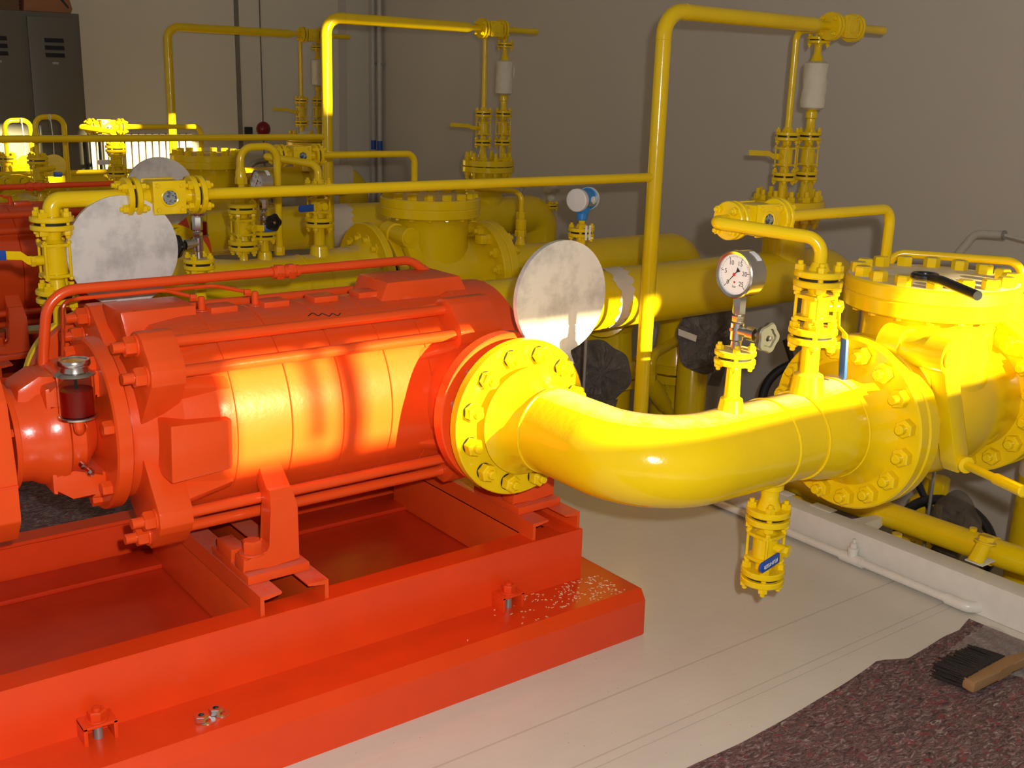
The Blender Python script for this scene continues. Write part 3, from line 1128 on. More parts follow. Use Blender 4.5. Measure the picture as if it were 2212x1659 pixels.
    if detail:
        g = MB()
        pts = [V((1.205, ay - .165, az + .2)), ]
        # paint-marker scribble on the casing
        zig = [(0, 0), (.02, .012), (.028, -.006), (.045, .004), (.06, -.012), (.075, 0), (.085, -.014), (.10, -.004)]
        path = []
        for dx, da in zig:
            path.append(A(1.245 + dx * .9, R + .0006, math.radians(67) + da * 4))
        g.tube(path, .0013, .004, 6)
        g.build('marker_scribble', 'ink', t)
    return t


def guard(dy, label):
    t = thing('coupling_guard', label, 'coupling guard', (-.2, AY + dy, .286), 'coupling guards')
    ay = AY + dy
    mb = MB()
    sec = [(-.16, .50), (-.21, .56), (-.21, .66), (-.18, .82), (-.09, .91), (.09, .91), (.18, .82), (.21, .66), (.21, .56), (.16, .50)]
    mb.prism([(-1.4, ay + y, z) for y, z in sec], (1.905, 0, 0), .006)
    mb.build('cover', 'red_plain', t)
    MB().box((-1.4, ay - .2125, .638), (.504, ay - .2085, .644), 0).build('cover_seam', 'red_base', t)
    for xx in (-1.2, .2):
        MB().box((xx, ay - .10, .286), (xx + .05, ay + .10, .51), .003).build('leg', 'red_base', t)
    return t


def oiler(dy, label):
    c = V((.655, AY + dy - .145, .752))
    t = thing('oiler', label, 'oil cup', c, 'glass oil cups')
    Z = V((0, 0, 1))
    MB().tube([c + V((.018, .055, -.036)), c + V((.012, .03, -.036)), c + V((0, 0, -.034)), c + V((0, 0, -.002))], .0115, .02, 14).build('elbow', 'red', t)
    MB().hexa(c + V((.018, .05, -.036)), V((-.2, -1, 0)), .015, .012).build('elbow_nut', 'red', t)
    MB().lathe(c - Z * .002, Z, [(0, .034), (.003, .0425), (.007, .0425), (.009, .039)], 40).build('base_ring', 'steel', t)
    MB().lathe(c + Z * .008, Z, [(0, .0355), (.058, .0355)], 40).build('oil', 'oil', t)
    g = MB()
    g.lathe(c + Z * .007, Z, [(0, .0370), (0, .0392), (.090, .0392), (.090, .0370)], 40, closed=True)
    g.build('glass', 'glass', t)
    MB().cyl(c + Z * .06, c + Z * .105, .0035, 10).build('feed_rod', 'gasket', t)
    cap = MB()
    cap.lathe(c + Z * .097, Z, [(0, .038), (.002, .0435), (.005, .041), (.010, .031), (.020, .029), (.024, .029)], 40)
    co = cap.build('collar', 'steel', t)
    kn = MB()
    n = 60
    rr = []
    for z, k in ((.119, .94), (.121, 1), (.130, 1), (.133, .93), (.1335, .80), (.131, .76)):
        rr.append([kn.bm.verts.new(c + Z * z + V((math.cos(2 * PI * i / n), math.sin(2 * PI * i / n), 0)) * (.034 * k * (1 if i % 2 or k < .95 else .95))) for i in range(n)])
    for a, b in zip(rr, rr[1:]):
        kn.bridge(a, b)
    kn.bm.faces.new(rr[0][::-1]); kn.bm.faces.new(rr[-1])
    kn.build('knurled_cap', 'steel', t)
    return t


plinth(0, 'orange red concrete plinth under the front pump, its broken corner nearest')
base_frame(0, 'orange red steel base frame on the front plinth, carrying the front pump')
pump(0, 'large orange red multistage pump in front with sunlit casing')
guard(0, 'orange red box cover at the left frame edge beside the front glass oil cup')
oiler(0, 'glass cup of red oil with steel cap on the front pump bearing')
plinth(ROW, 'orange red plinth behind the front pump, mostly hidden')
base_frame(ROW, 'shaded red base frame seen behind the front pump at left')
pump(ROW, 'shaded red pump standing behind the front pump at left', False)
c2 = oiler(ROW, 'glass cup of red oil in shade behind the front sight glass')
c2.location = V((1.935, AY + ROW - .10, .765))


# ================================================================== discharge lines
YD, ZP = 1.64, .675
Xa = V((1, 0, 0))


def discharge(y, k, flange_only_right=False):
    """elbow from the pump nozzle, reducer and flange of the check valve"""
    lab = ('big glossy yellow elbow pipe sweeping from the front pump flange, sunlit on top',
           'yellow discharge pipe with reducer behind the front pump', 'farthest yellow discharge pipe of the row')[k]
    t = thing('discharge_pipe', lab, 'pipe', (1.65, y, ZP), 'discharge pipes')
    yn = y + .47
    xc = 1.65
    xe = 1.96
    Re = .30
    pts = [(xc, yn - .02, ZP), (xc, y, ZP), (2.045, y, ZP)]
    MB().lathe((xc, yn - .03, ZP), (0, -1, 0), [(-.002, .140), (.006, .132), (.03, .116), (.06, .109), (.095, .107)], 64).build('weld_neck', 'yellow', t)
    mb = MB()
    mb.tube([(xc, yn - .115, ZP), (xc, y, ZP), (2.03, y, ZP)], .1065, .295, 64)
    mb.build('elbow', 'yellow_dusty', t)
    for q, ax in (((xc, yn - .120, ZP), (0, 1, 0)), ((2.03, y, ZP), (1, 0, 0)), ((2.135, y, ZP), (1, 0, 0))):
        MB().torus(q, ax, .1065 if q[0] < 2.1 else .109, .0035, 64, 8).build('weld_seam', 'yellow', t)
    MB().lathe((2.03, y, ZP), Xa, [(0, .1065), (.10, .1068), (.125, .112), (.17, .124), (.20, .1275), (.235, .1275)], 64).build('reducer', 'yellow_dusty', t)
    MB().lathe((2.262, y, ZP), Xa, [(0, .1275), (.03, .131), (.055, .150), (.07, .163)], 64).build('weld_neck', 'yellow_dusty', t)
    MB().torus((2.264, y, ZP), Xa, .128, .0028, 64, 8).build('weld_seam', 'yellow', t)
    MB().disc((2.330, y, ZP), Xa, .225, .036, 72, .004).build('flange', 'yellow', t)
    MB().disc((xc, yn, ZP), (0, 1, 0), .203, .030, 72, .003).build('flange', 'yellow', t)
    # nozzle studs: yellow nuts on this side, bare grey studs in the joint, red nuts behind
    for i, q in enumerate(circle_pts((xc, yn, ZP), (0, -1, 0), .168, 12, PI / 12)):
        MB().disc(q, (0, -1, 0), .0215, .007, 24, .001).build('washer', 'gasket', t)  # near-black disc standing in for the shaded gap behind each nut
        hexbolt(q + V((0, -.006, 0)), (0, -1, 0), .0235, .024, t, name='nut')
        MB().lathe(q + V((0, .115, 0)), (0, -1, 0), [(0, .011), (.085, .011), (.15, .011), (.153, .009)], 12).build('stud', 'yellow' if 0 else 'greysteel', t)
        MB().lathe(q + V((0, -.029, 0)), (0, -1, 0), [(0, .0112), (.013, .0112), (.016, .009)], 12).build('stud_end', 'yellow', t)
        hexbolt(q + V((0, .105, 0)), (0, 1, 0), .022, .022, t, 'red', name='nut')
    return t


def check_valve(y, k, dx=0.0, dz=0.0, lever=True):
    lab = ('largest yellow check valve body with bolted round cover and wrench on top',
           'yellow check valve with round cover standing behind the front pump',
           'farthest yellow check valve with round cover near the radiator')[k]
    x = 2.65 + dx
    z = ZP + dz
    t = thing('check_valve', lab, 'valve', (x, y, z), 'swing check valves')
    MB().lathe((2.42 + dx, y, z), Xa, [(0, .165), (.03, .158), (.08, .165), (.15, .182), (.23, .190), (.32, .184), (.40, .168), (.45, .158), (.50, .165)], 64).build('body', 'yellow', t)
    MB().lathe((x, y, z), (0, 0, 1), [(0, .172), (.16, .170), (.225, .168), (.262, .172), (.275, .182)], 64).build('neck', 'yellow', t)
    MB().lathe((x, y, z + .272), (0, 0, 1), [(0, .216), (.004, .221), (.038, .2215), (.042, .219)], 80).build('neck_flange', 'yellow', t)
    MB().lathe((x, y, z + .314), (0, 0, 1), [(0, .219), (.003, .2215), (.034, .2215), (.040, .216)], 80).build('cover', 'yellow_dust_top' if k == 0 else 'yellow_dusty', t)
    for q in circle_pts((x, y, z + .354), (0, 0, 1), .190, 16, PI / 16):
        hexbolt(q, (0, 0, 1), .0225, .026, t, 'yellow', name='cover_bolt')
    for q in circle_pts((x, y, z + .272), (0, 0, -1), .195, 16, PI / 16):
        hexbolt(q, (0, 0, -1), .012, .010, t, 'yellow', name='cover_stud')
    MB().disc((2.370 + dx, y, z), Xa, .225, .042, 72, .004).build('flange', 'yellow', t)
    MB().disc((2.900 + dx, y, z), Xa, .232, .042, 72, .004).build('flange', 'yellow', t)
    MB().cyl((2.36 + dx, y, z), (2.375 + dx, y, z), .205, 48).build('gasket', 'gasket', t)
    for q in circle_pts((2.330 + dx, y, z), Xa, .190, 16, PI / 16):
        stud(q, Xa, .082, .0245, t, 'yellow', sr=.0125, h=.024, ex=.018)
    for q in circle_pts((2.900 + dx, y, z), Xa, .196, 16, PI / 16):
        stud(q, Xa, .085, .0245, t, 'yellow', sr=.0125, h=.024, ex=.018)
    # hinge pin boss on the viewer side with the lever arm
    xb, zb = 2.412 + dx, z + .212
    MB().lathe((xb, y - .045, zb), V((0, -1, 0)), [(0, .052), (.06, .048), (.062, .041), (.125, .041), (.127, .044), (.180, .044), (.183, .041)], 32).build('hinge_boss', 'yellow', t)
    if lever:
        yl = y - .205
        ar = MB()
        pts = [(xb - .040, zb + .01), (xb - .025, zb + .036), (xb + .005, zb + .040), (xb + .030, zb + .015), (xb + .055, zb - .08), (xb + .135, zb - .255), (xb + .145, zb - .300), (xb + .105, zb - .318), (xb + .085, zb - .29), (xb + .002, zb - .09)]
        ar.prism([(a, yl - .022, b) for a, b in pts], (0, .045, 0), .006)
        arm = ar.build('lever_arm', 'yellow', t)
        hd = MB()
        o = V((xb + .118, yl - .018, zb - .292))
        d = V((-.50, -.86, .10)).normalized()
        hd.lathe(o, d, [(0, .021), (.025, .021), (.028, .011), (.16, .011), (.162, .0145), (.275, .0145), (.278, .011)], 20)
        hd.build('lever_handle', 'yellow', arm)
        MB().disc((xb - .018, yl - .024, zb), (0, -1, 0), .022, .006, 20, .001).build('hinge_pin', 'yellow', t)
        MB().box((2.775 + dx, y - .215, z + .16), (2.815 + dx, y - .165, z + .20), .008).build('lug', 'yellow', t)
    return t


def outlet(y, k, dx=0.0, dz=0.0):
    lab = ('yellow outlet pipe at the right frame edge behind the largest check valve', 'yellow outlet pipe with rounded elbow beyond the middle check valve',
           'yellow outlet pipe beyond the farthest check valve')[k]
    t = thing('outlet_pipe', lab, 'pipe', (2.98 + dx, y, ZP + dz), 'outlet pipes')
    z = ZP + dz
    MB().disc((2.943 + dx, y, z), Xa, .232, .042, 72, .004).build('flange', 'yellow', t)
    MB().lathe((2.985 + dx, y, z), Xa, [(0, .165), (.03, .14), (.07, .1085)], 48).build('weld_neck', 'yellow', t)
    MB().tube([(3.04 + dx, y, z), (4.27 + dx, y, z), (4.27 + dx, y, -1.05 if k != 1 else .37)], .1085, .19, 48).build('tube', 'yellow', t)
    return t


for k, (y, dx, dz) in enumerate(((YD, 0, 0), (4.125, .02, -.03), (6.60, .0, -.012))):
    discharge(y, k)
    check_valve(y, k, dx, dz)
    if k < 2:
        outlet(y, k, dx, dz)

# combination spanner left on the first cover
t = thing('wrench', 'dark ring spanner lying on the largest check valve cover', 'wrench', (2.435, 1.52, 1.054))
w = MB()
ring_c, tip = V((2.435, 1.527, 1.066)), V((2.315, 1.315, 1.064))
d = (tip - ring_c).normalized()
w.lathe(ring_c - V((0, 0, .008)), (0, 0, 1), [(0, .021), (0, .030), (.004, .034), (.012, .034), (.016, .030), (.016, .021), (.012, .019), (.004, .019)], 12 * 3, closed=True)
w.build('ring_head', 'blackmetal', t)
MB().tube([ring_c + d * .030, ring_c + d * .08 + V((0, 0, .004)), tip], .0115, .05, 12).build('shank', 'blackmetal', t)


# ================================================================== suction lines behind the pumps
def suction(k, y, xw, dx=0.0, z=.68):
    lab = ('long yellow suction pipe crossing behind the front pump and its steel blind plates', 'yellow suction pipe of the middle pump, ending in a rounded bend',
           'farthest yellow suction pipe below the grey conduits')[k]
    t = thing('suction_pipe', lab, 'pipe', (3.0, y, z), 'suction pipes')
    r = .119
    yf = AY + k * ROW + .385
    MB().tube([(.87, yf + .05, z), (.87, y, z), (4.37 + dx, y, z), (4.37 + dx, y, -1.05)], r, min(.215, y - yf - .06), 44).build('tube', 'yellow', t)
    MB().disc((.87, yf, z), (0, 1, 0), .203, .030, 64, .003).build('flange', 'yellow', t)
    MB().lathe((.87, yf + .03, z), (0, 1, 0), [(0, .15), (.03, .125), (.05, .12)], 40).build('weld_neck', 'yellow', t)
    tp = MB()
    n = 44
    rings = []
    rnd = random.Random(5 + k)
    e0 = [rnd.uniform(-.012, .012) for _ in range(n)]
    e1 = [rnd.uniform(-.012, .012) + .03 * math.sin(2 * PI * i / n) for i, _ in enumerate(range(n))]
    for f_, ed in ((0, e0), (.5, None), (1, e1)):
        ring = []
        for i in range(n):
            a = 2 * PI * i / n
            x = xw[0] + (xw[1] - xw[0]) * f_ + (ed[i] if ed else 0)
            ring.append(tp.bm.verts.new((x, y + (r + .0022) * math.cos(a), z + (r + .0022) * math.sin(a))))
        rings.append(ring)
    tp.bridge(rings[0], rings[1]); tp.bridge(rings[1], rings[2])
    tp.build('tape_wrap', 'tape', t, label='crumpled white masking tape around the pipe')
    MB().lathe((xw[0] - .14, y, z), Xa, [(0, r + .0006), (.001, r + .0014), (.11, r + .0014), (.111, r + .0006)], 44).build('tape_band', 'tape_yellow' if 0 else 'yellow', t)
    # branch with blind cover carrying the vent pipes
    xs = 3.955 + dx
    MB().cyl((xs, y, z), (xs, y, .975), .094, 36).build('branch', 'yellow', t)
    MB().lathe((xs, y, .88), (0, 0, 1), [(0, .094), (.05, .115), (.075, .125)], 36).build('branch_neck', 'yellow', t)
    z0 = .955
    MB().disc((xs, y, z0), (0, 0, 1), .162, .034, 48, .003).build('branch_flange', 'yellow', t)
    MB().disc((xs, y, z0 + .038), (0, 0, 1), .162, .034, 48, .003).build('blind_cover', 'yellow', t)
    MB().cyl((xs, y, z0 + .03), (xs, y, z0 + .04), .125, 40).build('gasket', 'gasket', t)
    for q in circle_pts((xs, y, z0), (0, 0, 1), .132, 12, PI / 12):
        stud(q, (0, 0, 1), .072, .0175, t, sr=.010, h=.022, ex=.024)
    return t, xs, z0 + .072


def vent_stack(k, xs, y, zb, ztop, yl):
    """two vent lines on the blind cover, up to the overhead pipe (at height ztop, plane yl)"""
    w = WHICH[k]
    xl, xr = xs - .073, xs + .075
    g = 'ball valves on the vent branches'
    for x, side in ((xl, 'left'), (xr, 'right')):
        t = thing('vent_spigot', 'short yellow pipe under the %s ball valve on the %s vent branch cover' % (side, w), 'pipe', (x, y, zb), 'vent spigots')
        MB().lathe((x, y, zb), (0, 0, 1), [(0, .026), (.008, .022), (.012, .0175), (.082, .0175), (.09, .026)], 18).build('tube', 'yellow', t)
    ball_valve((x * 0 + xl, y, zb + .090), (0, 0, 1), .205, .0515, 'yellow ball valve with level lever, left one on the %s vent branch' % w, (-1, -.05, .05), .215, None, .01,
               group=g, side=(-1, -.05, 0))
    ball_valve((xr, y, zb + .090), (0, 0, 1), .205, .0515, 'yellow ball valve with hanging lever, right one on the %s vent branch' % w, (0, 0, -1), .19, None, .012,
               group=g, side=(1, .25, 0))
    z1 = zb + .295
    t = thing('vent_tube', 'thin yellow vertical tube left of the wrapped cylinder on the %s vent branch' % w, 'pipe', (xl, y, z1), 'thin vent tubes')
    MB().lathe((xl, y, z1), (0, 0, 1), [(0, .026), (.01, .021), (.02, .0145)], 18).build('weld_neck', 'yellow', t)
    MB().tube([(xl, y, z1), (xl, y, ztop - .02), (xl - .012, yl + .01, ztop - .018)], .0142, .04, 16).build('tube', 'yellow', t)
    t = thing('wrapped_damper', ('cylinder wrapped in off-white tape, right of the tall front vent tube', 'sunlit cylinder wrapped in white cloth on the middle vent branch',
                                 'white wrapped cylinder half hidden behind the middle riser pipe')[k], 'pulsation damper', (xr, y, z1), 'wrapped dampers')
    MB().lathe((xr, y, z1), (0, 0, 1), [(0, .026), (.012, .019), (.055, .019), (.06, .025), (.085, .025), (.10, .0145), (.12, .0145)], 18).build('lower_neck', 'yellow', t)
    zc0, zc1 = z1 + .095, z1 + .295
    rnd = random.Random(11 + k)
    mb = MB()
    n, rings = 40, []
    ph = [rnd.uniform(0, 6) for _ in range(6)]
    for j in range(25):
        f_ = j / 24
        ring = []
        for i in range(n):
            a = 2 * PI * i / n
            rr = .051 * (1 if 0 < j < 24 else .72)
            rr *= 1 + .035 * math.sin(3 * a + ph[0] + 4 * f_) * math.sin(9 * f_ + ph[1]) + .02 * math.sin(7 * a + ph[2] - 9 * f_) + .018 * math.sin(31 * f_ + ph[3])
            ring.append(mb.bm.verts.new((xr + rr * math.cos(a), y + rr * math.sin(a), zc0 + (zc1 - zc0) * f_)))
        rings.append(ring)
    for a, b in zip(rings, rings[1:]):
        mb.bridge(a, b)
    mb.bm.faces.new(rings[0][::-1]); mb.bm.faces.new(rings[-1])
    mb.build('wrapping', 'wrap', t, label='off-white cloth wrapping')
    fl = MB()
    fl.blob((xr + .055, y - .01, (zc0 + zc1) / 2 + (.03 if k == 1 else .01)), (.016, .012, .05 if k == 1 else .02), 3, .2, 2, 3)
    fl.build('wrapping_tail', 'wrap', t)
    MB().lathe((xr, y, zc1 - .01), (0, 0, 1), [(0, .030), (.02, .024), (.045, .0155), (.075, .0155), (.085, .024)], 18).build('upper_neck', 'yellow', t)
    flange_pair((xr, y, zc1 + .073), (0, 0, 1), .049, .012, .004, 4, .0095, t)
    MB().tube([(xr, y, zc1 + .10), (xr, y, ztop - .01), (xr - .004, yl + .01, ztop)], .0165, .03, 16).build('outlet_tube', 'yellow', t)


def riser(k, x, y, xe, ztop, zj, zb, xend, r=.0287):
    lab = ('tallest yellow riser pipe in front, bending into an overhead pipe to the right', 'yellow riser pipe with overhead arm, middle one of the three',
           'rear yellow riser pipe with overhead arm before the pale wall')[k]
    t = thing('riser_pipe', lab, 'pipe', (x, y, zb), 'riser pipes')
    MB().tube([(x, y, zb), (x, y, ztop), (xe - .10, y, ztop - .006)], r, .085, 24).build('tube', 'yellow', t)
    MB().lathe((xe - .102, y, ztop - .006), Xa, [(0, r), (.015, r * .96), (.05, .0165), (.105, .0155)], 24).build('reducer', 'yellow', t)
    MB().torus((x, y, ztop - .10), (0, 0, 1), r, .0016, 24, 6).build('weld_seam', 'yellow', t)
    MB().torus((x + .10, y, ztop), Xa, r, .0016, 24, 6).build('weld_seam', 'yellow', t)
    # sight glass at the end and an open tail pipe
    w = WHICH[k]
    sight_glass((xe, y, ztop - .007), .17, .056, 'yellow flanged sight glass at the end of the %s overhead pipe' % w, 'sight glasses', br=.011, pane='yellow')
    t2 = thing('tail_pipe', 'short open yellow tail pipe right of the %s overhead sight glass' % w, 'pipe', (xe + .17, y, ztop - .007), 'tail pipes')
    MB().lathe((xe + .17, y, ztop - .007), Xa, [(0, .024), (.012, .0175), (xend - xe - .175, .0175), (xend - xe - .17, .0165)], 18).build('tube', 'yellow', t2)
    return t


def recirc(k, xr, y, z):
    """line from the riser to the left: sight glass, bend down, valve over the suction flange"""
    w = WHICH[k]
    t = thing('recirculation_pipe', ('long straight yellow pipe from the front riser to the left sight glass', 'thin yellow pipe crossing from the middle riser to the left frame edge',
                                     'rear thin yellow pipe low in front of the dark lockers')[k], 'pipe', (xr, y, z), 'recirculation pipes')
    MB().cyl((1.21, y, z), (xr - .02, y, z), .0165, 18).build('tube', 'yellow', t)
    MB().lathe((1.178, y, z), Xa, [(0, .021), (.014, .0175), (.045, .0145), (.06, .0165)], 18).build('weld_neck', 'yellow', t)
    if k > 0:
        return
    sight_glass((.962, y, z), .216, .053, ('yellow sight glass with round window above the left steel blind plate', 'yellow sight glass of the middle pump beyond the left edge')[k],
                'sight glasses', br=.0125, t=.015)
    t2 = thing('bend_pipe', 'yellow pipe bending down left of the %s window sight glass' % w, 'pipe', (.9, y, z), 'bend pipes')
    xd = .775
    MB().tube([(.962, y, z), (xd, y, z), (xd, y, z - .055)], .0215, .055, 20).build('tube', 'yellow', t2)
    ball_valve((xd, y, z - .265), (0, 0, 1), .225, .0545, 'yellow ball valve with lever pointing left at the edge of the %s blind plate' % w, (-1, -.1, .10), .135, 'blue', .012,
               group='ball valves under the bends', side=(-1, -.1, 0), br=.012, grip_share=.36)
    t3 = thing('drop_pipe', 'short yellow pipe below the left %s ball valve' % w, 'pipe', (xd, y, z - .265), 'drop pipes')
    MB().tube([(xd, y, z - .262), (xd, y, z - .36), (xd + .06, y + .12, z - .40)], .0165, .03, 16).build('tube', 'yellow', t3)


for k, (ys, tape, dxs) in enumerate((((3.20), (2.872, 2.936), 0.0), ((5.60), (2.905, 3.03), .09), ((8.10), (4.42 - .3, 4.42), .125))):
    t, xs, zb = suction(k, ys - .0, tape, dxs)
    zt = (1.757, 1.793, 1.797)[k]
    yl = (2.985, 5.45, 7.92)[k]
    xe = (3.845, 3.86, 3.955)[k]
    vent_stack(k, xs + (-.025, 0, .01)[k], ys - .045, zb, zt, yl)
    riser(k, (2.92, 2.868, 2.93)[k], yl, xe, zt, 0, (-1.05, -1.05, -1.05)[k], (4.215, 4.276, 4.371)[k])
    if k < 2:
        recirc(k, (2.92, 2.868, 2.93)[k], yl, (1.171, 1.180, .85)[k])
t = thing('recirculation_pipe', 'rear thin yellow pipe low in front of the dark lockers', 'pipe', (1.6, 7.3, .862), 'recirculation pipes')
MB().cyl((-.2, 7.3, .862), (2.55, 7.3, .862), .0165, 16).build('tube', 'yellow', t)

# steel blinds
blind_disc((1.795, 2.146, .966), .1475, .86, 'grey steel blind plate standing on the front discharge flange, lower part sunlit')
blind_disc((.945, 2.957, 1.032), .1475, .90, 'grey steel blind plate at left behind the front pump, larger looking and unlit')
blind_disc((1.64, 4.603, 1.005), .1475, .87, 'grey steel blind plate peeping out behind the front window sight glass')


# ================================================================== bypass lines round the check valves
def bypass(k, xv, y, zbase, R=.0585, yb=.235):
    w = WHICH[k]
    t = thing('bypass_branch', 'flared yellow stub carrying the bypass valve of the %s reducer' % w, 'pipe branch', (xv, y, zbase), 'bypass branches')
    MB().lathe((xv, y, zbase - .03), (0, 0, 1), [(0, .045), (.03, .040), (.055, .036), (.062, .023), (.135, .022)], 24).build('stub', 'yellow_dusty', t)
    zf = zbase + .105
    ball_valve((xv, y, zf), (0, 0, 1), .178, R, ('yellow ball valve with blue lever hanging down before the largest check valve', 'yellow ball valve with blue lever pointing left below the long straight pipe',
                                               'yellow ball valve with pale lever in front of the radiator')[k],
               ((.05, -.03, -1), (-1, -.25, 0), (-1, -.2, 0))[k], (.185, .135, .13)[k], ('blue', 'blue', 'white')[k], (.022, .004, 0)[k], group='bypass valves', br=.0125, t=.0155, body=.033,
               side=((1, -.45, 0), (-.1, -1, 0), (-.1, -1, 0))[k], grip_share=.56)
    z1 = zf + .178
    zt = zbase + .365
    yb2 = y + yb
    t = thing('bypass_pipe', 'yellow pipe bending from the bypass valve back to the %s bypass sight glass' % w, 'pipe', (xv, y, z1), 'bypass pipes')
    MB().lathe((xv, y, z1 - .002), (0, 0, 1), [(0, .028), (.010, .022), (.02, .0185)], 20).build('weld_neck', 'yellow', t)
    xg = xv - .075
    MB().tube([(xv, y, z1), (xv, y, zt - .008), (xg - .055, yb2, zt + .012), (xg, yb2, zt + .012)], .0158, .047, 18).build('tube', 'yellow', t)
    sight_glass((xg, yb2, zt + .012), .205, .0485, ('yellow sight glass right above the front dial gauge', 'small yellow sight glass beside the middle riser pipe', 'sunlit yellow sight glass in front of the radiator')[k],
                'sight glasses', br=.0105)
    t = thing('bypass_outlet', 'yellow pipe running right from the %s bypass sight glass and bending down' % w, 'pipe', (xg + .205, yb2, zt), 'bypass outlets')
    xo = xv + .61
    MB().lathe((xg + .203, yb2, zt + .012), Xa, [(0, .022), (.012, .0175), (.04, .015)], 18).build('weld_neck', 'yellow', t)
    MB().tube([(xg + .205, yb2, zt + .012), (xo, yb2, zt + .012), (xo, yb2, zt - .40), (3.09, yb2, zt - .42), (3.09, y + .10, zt - .43)], .0148, .042, 18).build('tube', 'yellow', t)


bypass(0, 2.167, YD, .802)
bypass(1, 2.125, 4.125, .79)
bypass(2, 2.10, 6.60, .79)

# pressure gauges
zt = stub_flange((1.893, YD, .782), .108, .0475, 'short flared yellow branch with flanges below the front dial gauge', 'instrument branches')
gauge((1.893, YD, zt), 1.098, 'round steel dial gauge with pale star handwheel above the big elbow', 'alu')
zt = stub_flange((1.88, 4.125, .782), .075, .0475, 'short yellow branch below the gauge with black handwheel behind the loop pipe', 'instrument branches')
gauge((1.88, 4.125, zt), zt + .19, 'steel dial gauge with black handwheel behind the small loop pipe', 'black')
zt = stub_flange((1.245, 3.20, .80), .125, .0475, 'short yellow branch with flanges right of the left steel blind plate', 'instrument branches')
gauge((1.245, 3.20, zt), zt + .19, 'steel gauge stem with black handwheel right of the left blind plate', 'black', wheel_ax=(-1, -.4, 0))

# drain valve under the elbow
t = thing('drain_branch', 'short yellow stub under the big elbow leading to the drain valve', 'pipe branch', (2.065, YD, .53))
MB().lathe((2.065, YD, .590), (0, 0, -1), [(0, .034), (.038, .032), (.042, .024), (.062, .022), (.092, .032), (.094, .032)], 22).build('stub', 'yellow_dusty', t)
text_dir_x, text_dir_y = V((-1, 0, 0)), V((0, 0, -1))
ball_valve((2.065, YD, .300), (0, 0, 1), .200, .0545, 'yellow drain valve with blue lettered lever hanging under the big elbow', (-1, -.12, -.10), .118, 'blue', .004, br=.0125, t=.016, body=.031,
           side=(.25, -1, 0), text='KLINGER', grip_share=.66)


# ---- vent loops on the middle and rear lines
def vent_loop(k, x, y, z0, lab, lab2, blue, tagged=None, sc=1.0):
    t = thing('vent_stub', ('short yellow stub below the %s' % ('blue levered loop valve' if k == 1 else 'rear loop valve' if sc == 1 else 'far left loop valve')), 'pipe branch', (x, y, z0), 'vent stubs')
    MB().lathe((x, y, z0 - .02), (0, 0, 1), [(0, .03), (.03, .022), (.04, .017), (.09 * sc + .02, .017)], 18).build('stub', 'yellow', t)
    v = ball_valve((x, y, z0 + .085 * sc), (0, 0, 1), .185, .058, lab2, (1, -.3, 0), .085, blue, .004, group='vent loop valves', br=.0125, t=.0155, body=.033, side=(.35, -1, 0))
    z1 = z0 + .085 * sc + .185
    t = thing('loop_pipe', lab, 'pipe', (x, y, z1), 'vent loops')
    MB().cyl((x, y, z1 - .004), (x, y, z1 + .12), .0125, 16).build('riser', 'yellow', t)
    MB().hexa((x, y, z1 + .075), (0, 0, 1), .024, .028).build('union_nut', 'yellow', t)
    MB().lathe((x, y, z1 + .10), (0, 0, 1), [(0, .021), (.022, .020), (.04, .015)], 18).build('union_cone', 'yellow', t)
    zt = z1 + .215
    x2 = x + .155
    MB().tube([(x, y, z1 + .11), (x, y, zt), (x2, y, zt + .004), (x2, y, z1 - .185)], .0145, .052, 16).build('tube', 'yellow', t)
    MB().hexa((x2, y, z1 - .215), (0, 0, 1), .021, .036).build('end_cap', 'yellow', t)
    return zt


vent_loop(1, 1.79, 4.125, .735, 'inverted U shaped yellow loop pipe behind the front window sight glass', 'yellow flanged valve with short blue lever below the U shaped loop pipe', 'blue')
zt = vent_loop(2, 1.665, 6.60, .745, 'inverted U shaped yellow loop pipe with string before the lockers', 'yellow valve with blue lever below the loop pipe near the lockers', 'blue')


def hang_disc(x, y, ztop, zc, lab, lab2, R=.062):
    t = thing('hanging_flange', lab, 'flange', (x, y, zc), 'flanges hung on strings')
    d = V((-.25, -.97, 0))
    MB().disc((x, y, zc), d, R, .012, 36, .001).build('plate', 'yellow', t)
    MB().cyl(V((x, y, zc)) + V((-.005, 0, -.012)), V((x, y, zc)) + V((-.10, -.03, -.022)), .017, 14).build('spigot', 'yellow', t)
    s = thing('hanging_string', lab2, 'string', (x, y, zc + R), 'strings')
    MB().tube([(x, y - .004, zc + R * .9), (x + .003, y - .006, (zc + ztop) / 2), (x - .004, y, ztop)], .0026, .01, 8).build('cord', 'string', s)
    MB().torus((x - .006, y, ztop - .014), (1, 0, 0), .0165, .0028, 20, 6).build('knot_loop', 'string', s)


hang_disc(1.745, 6.57, zt + .014, .968, 'yellow flange disc hung by string from the unlit loop pipe', 'white string around the loop pipe before the locker doors')
# sunlit loop farther left
zt = vent_loop(2, 1.735, 7.60, .70, 'sunlit inverted U shaped loop pipe at the far left', 'yellow valve under the sunlit loop pipe at far left', None, sc=.8)
hang_disc(1.835, 7.57, zt + .014, .90, 'yellow flange disc hung from the sunlit loop pipe', 'white sunlit string hanging from the far left loop pipe', .055)

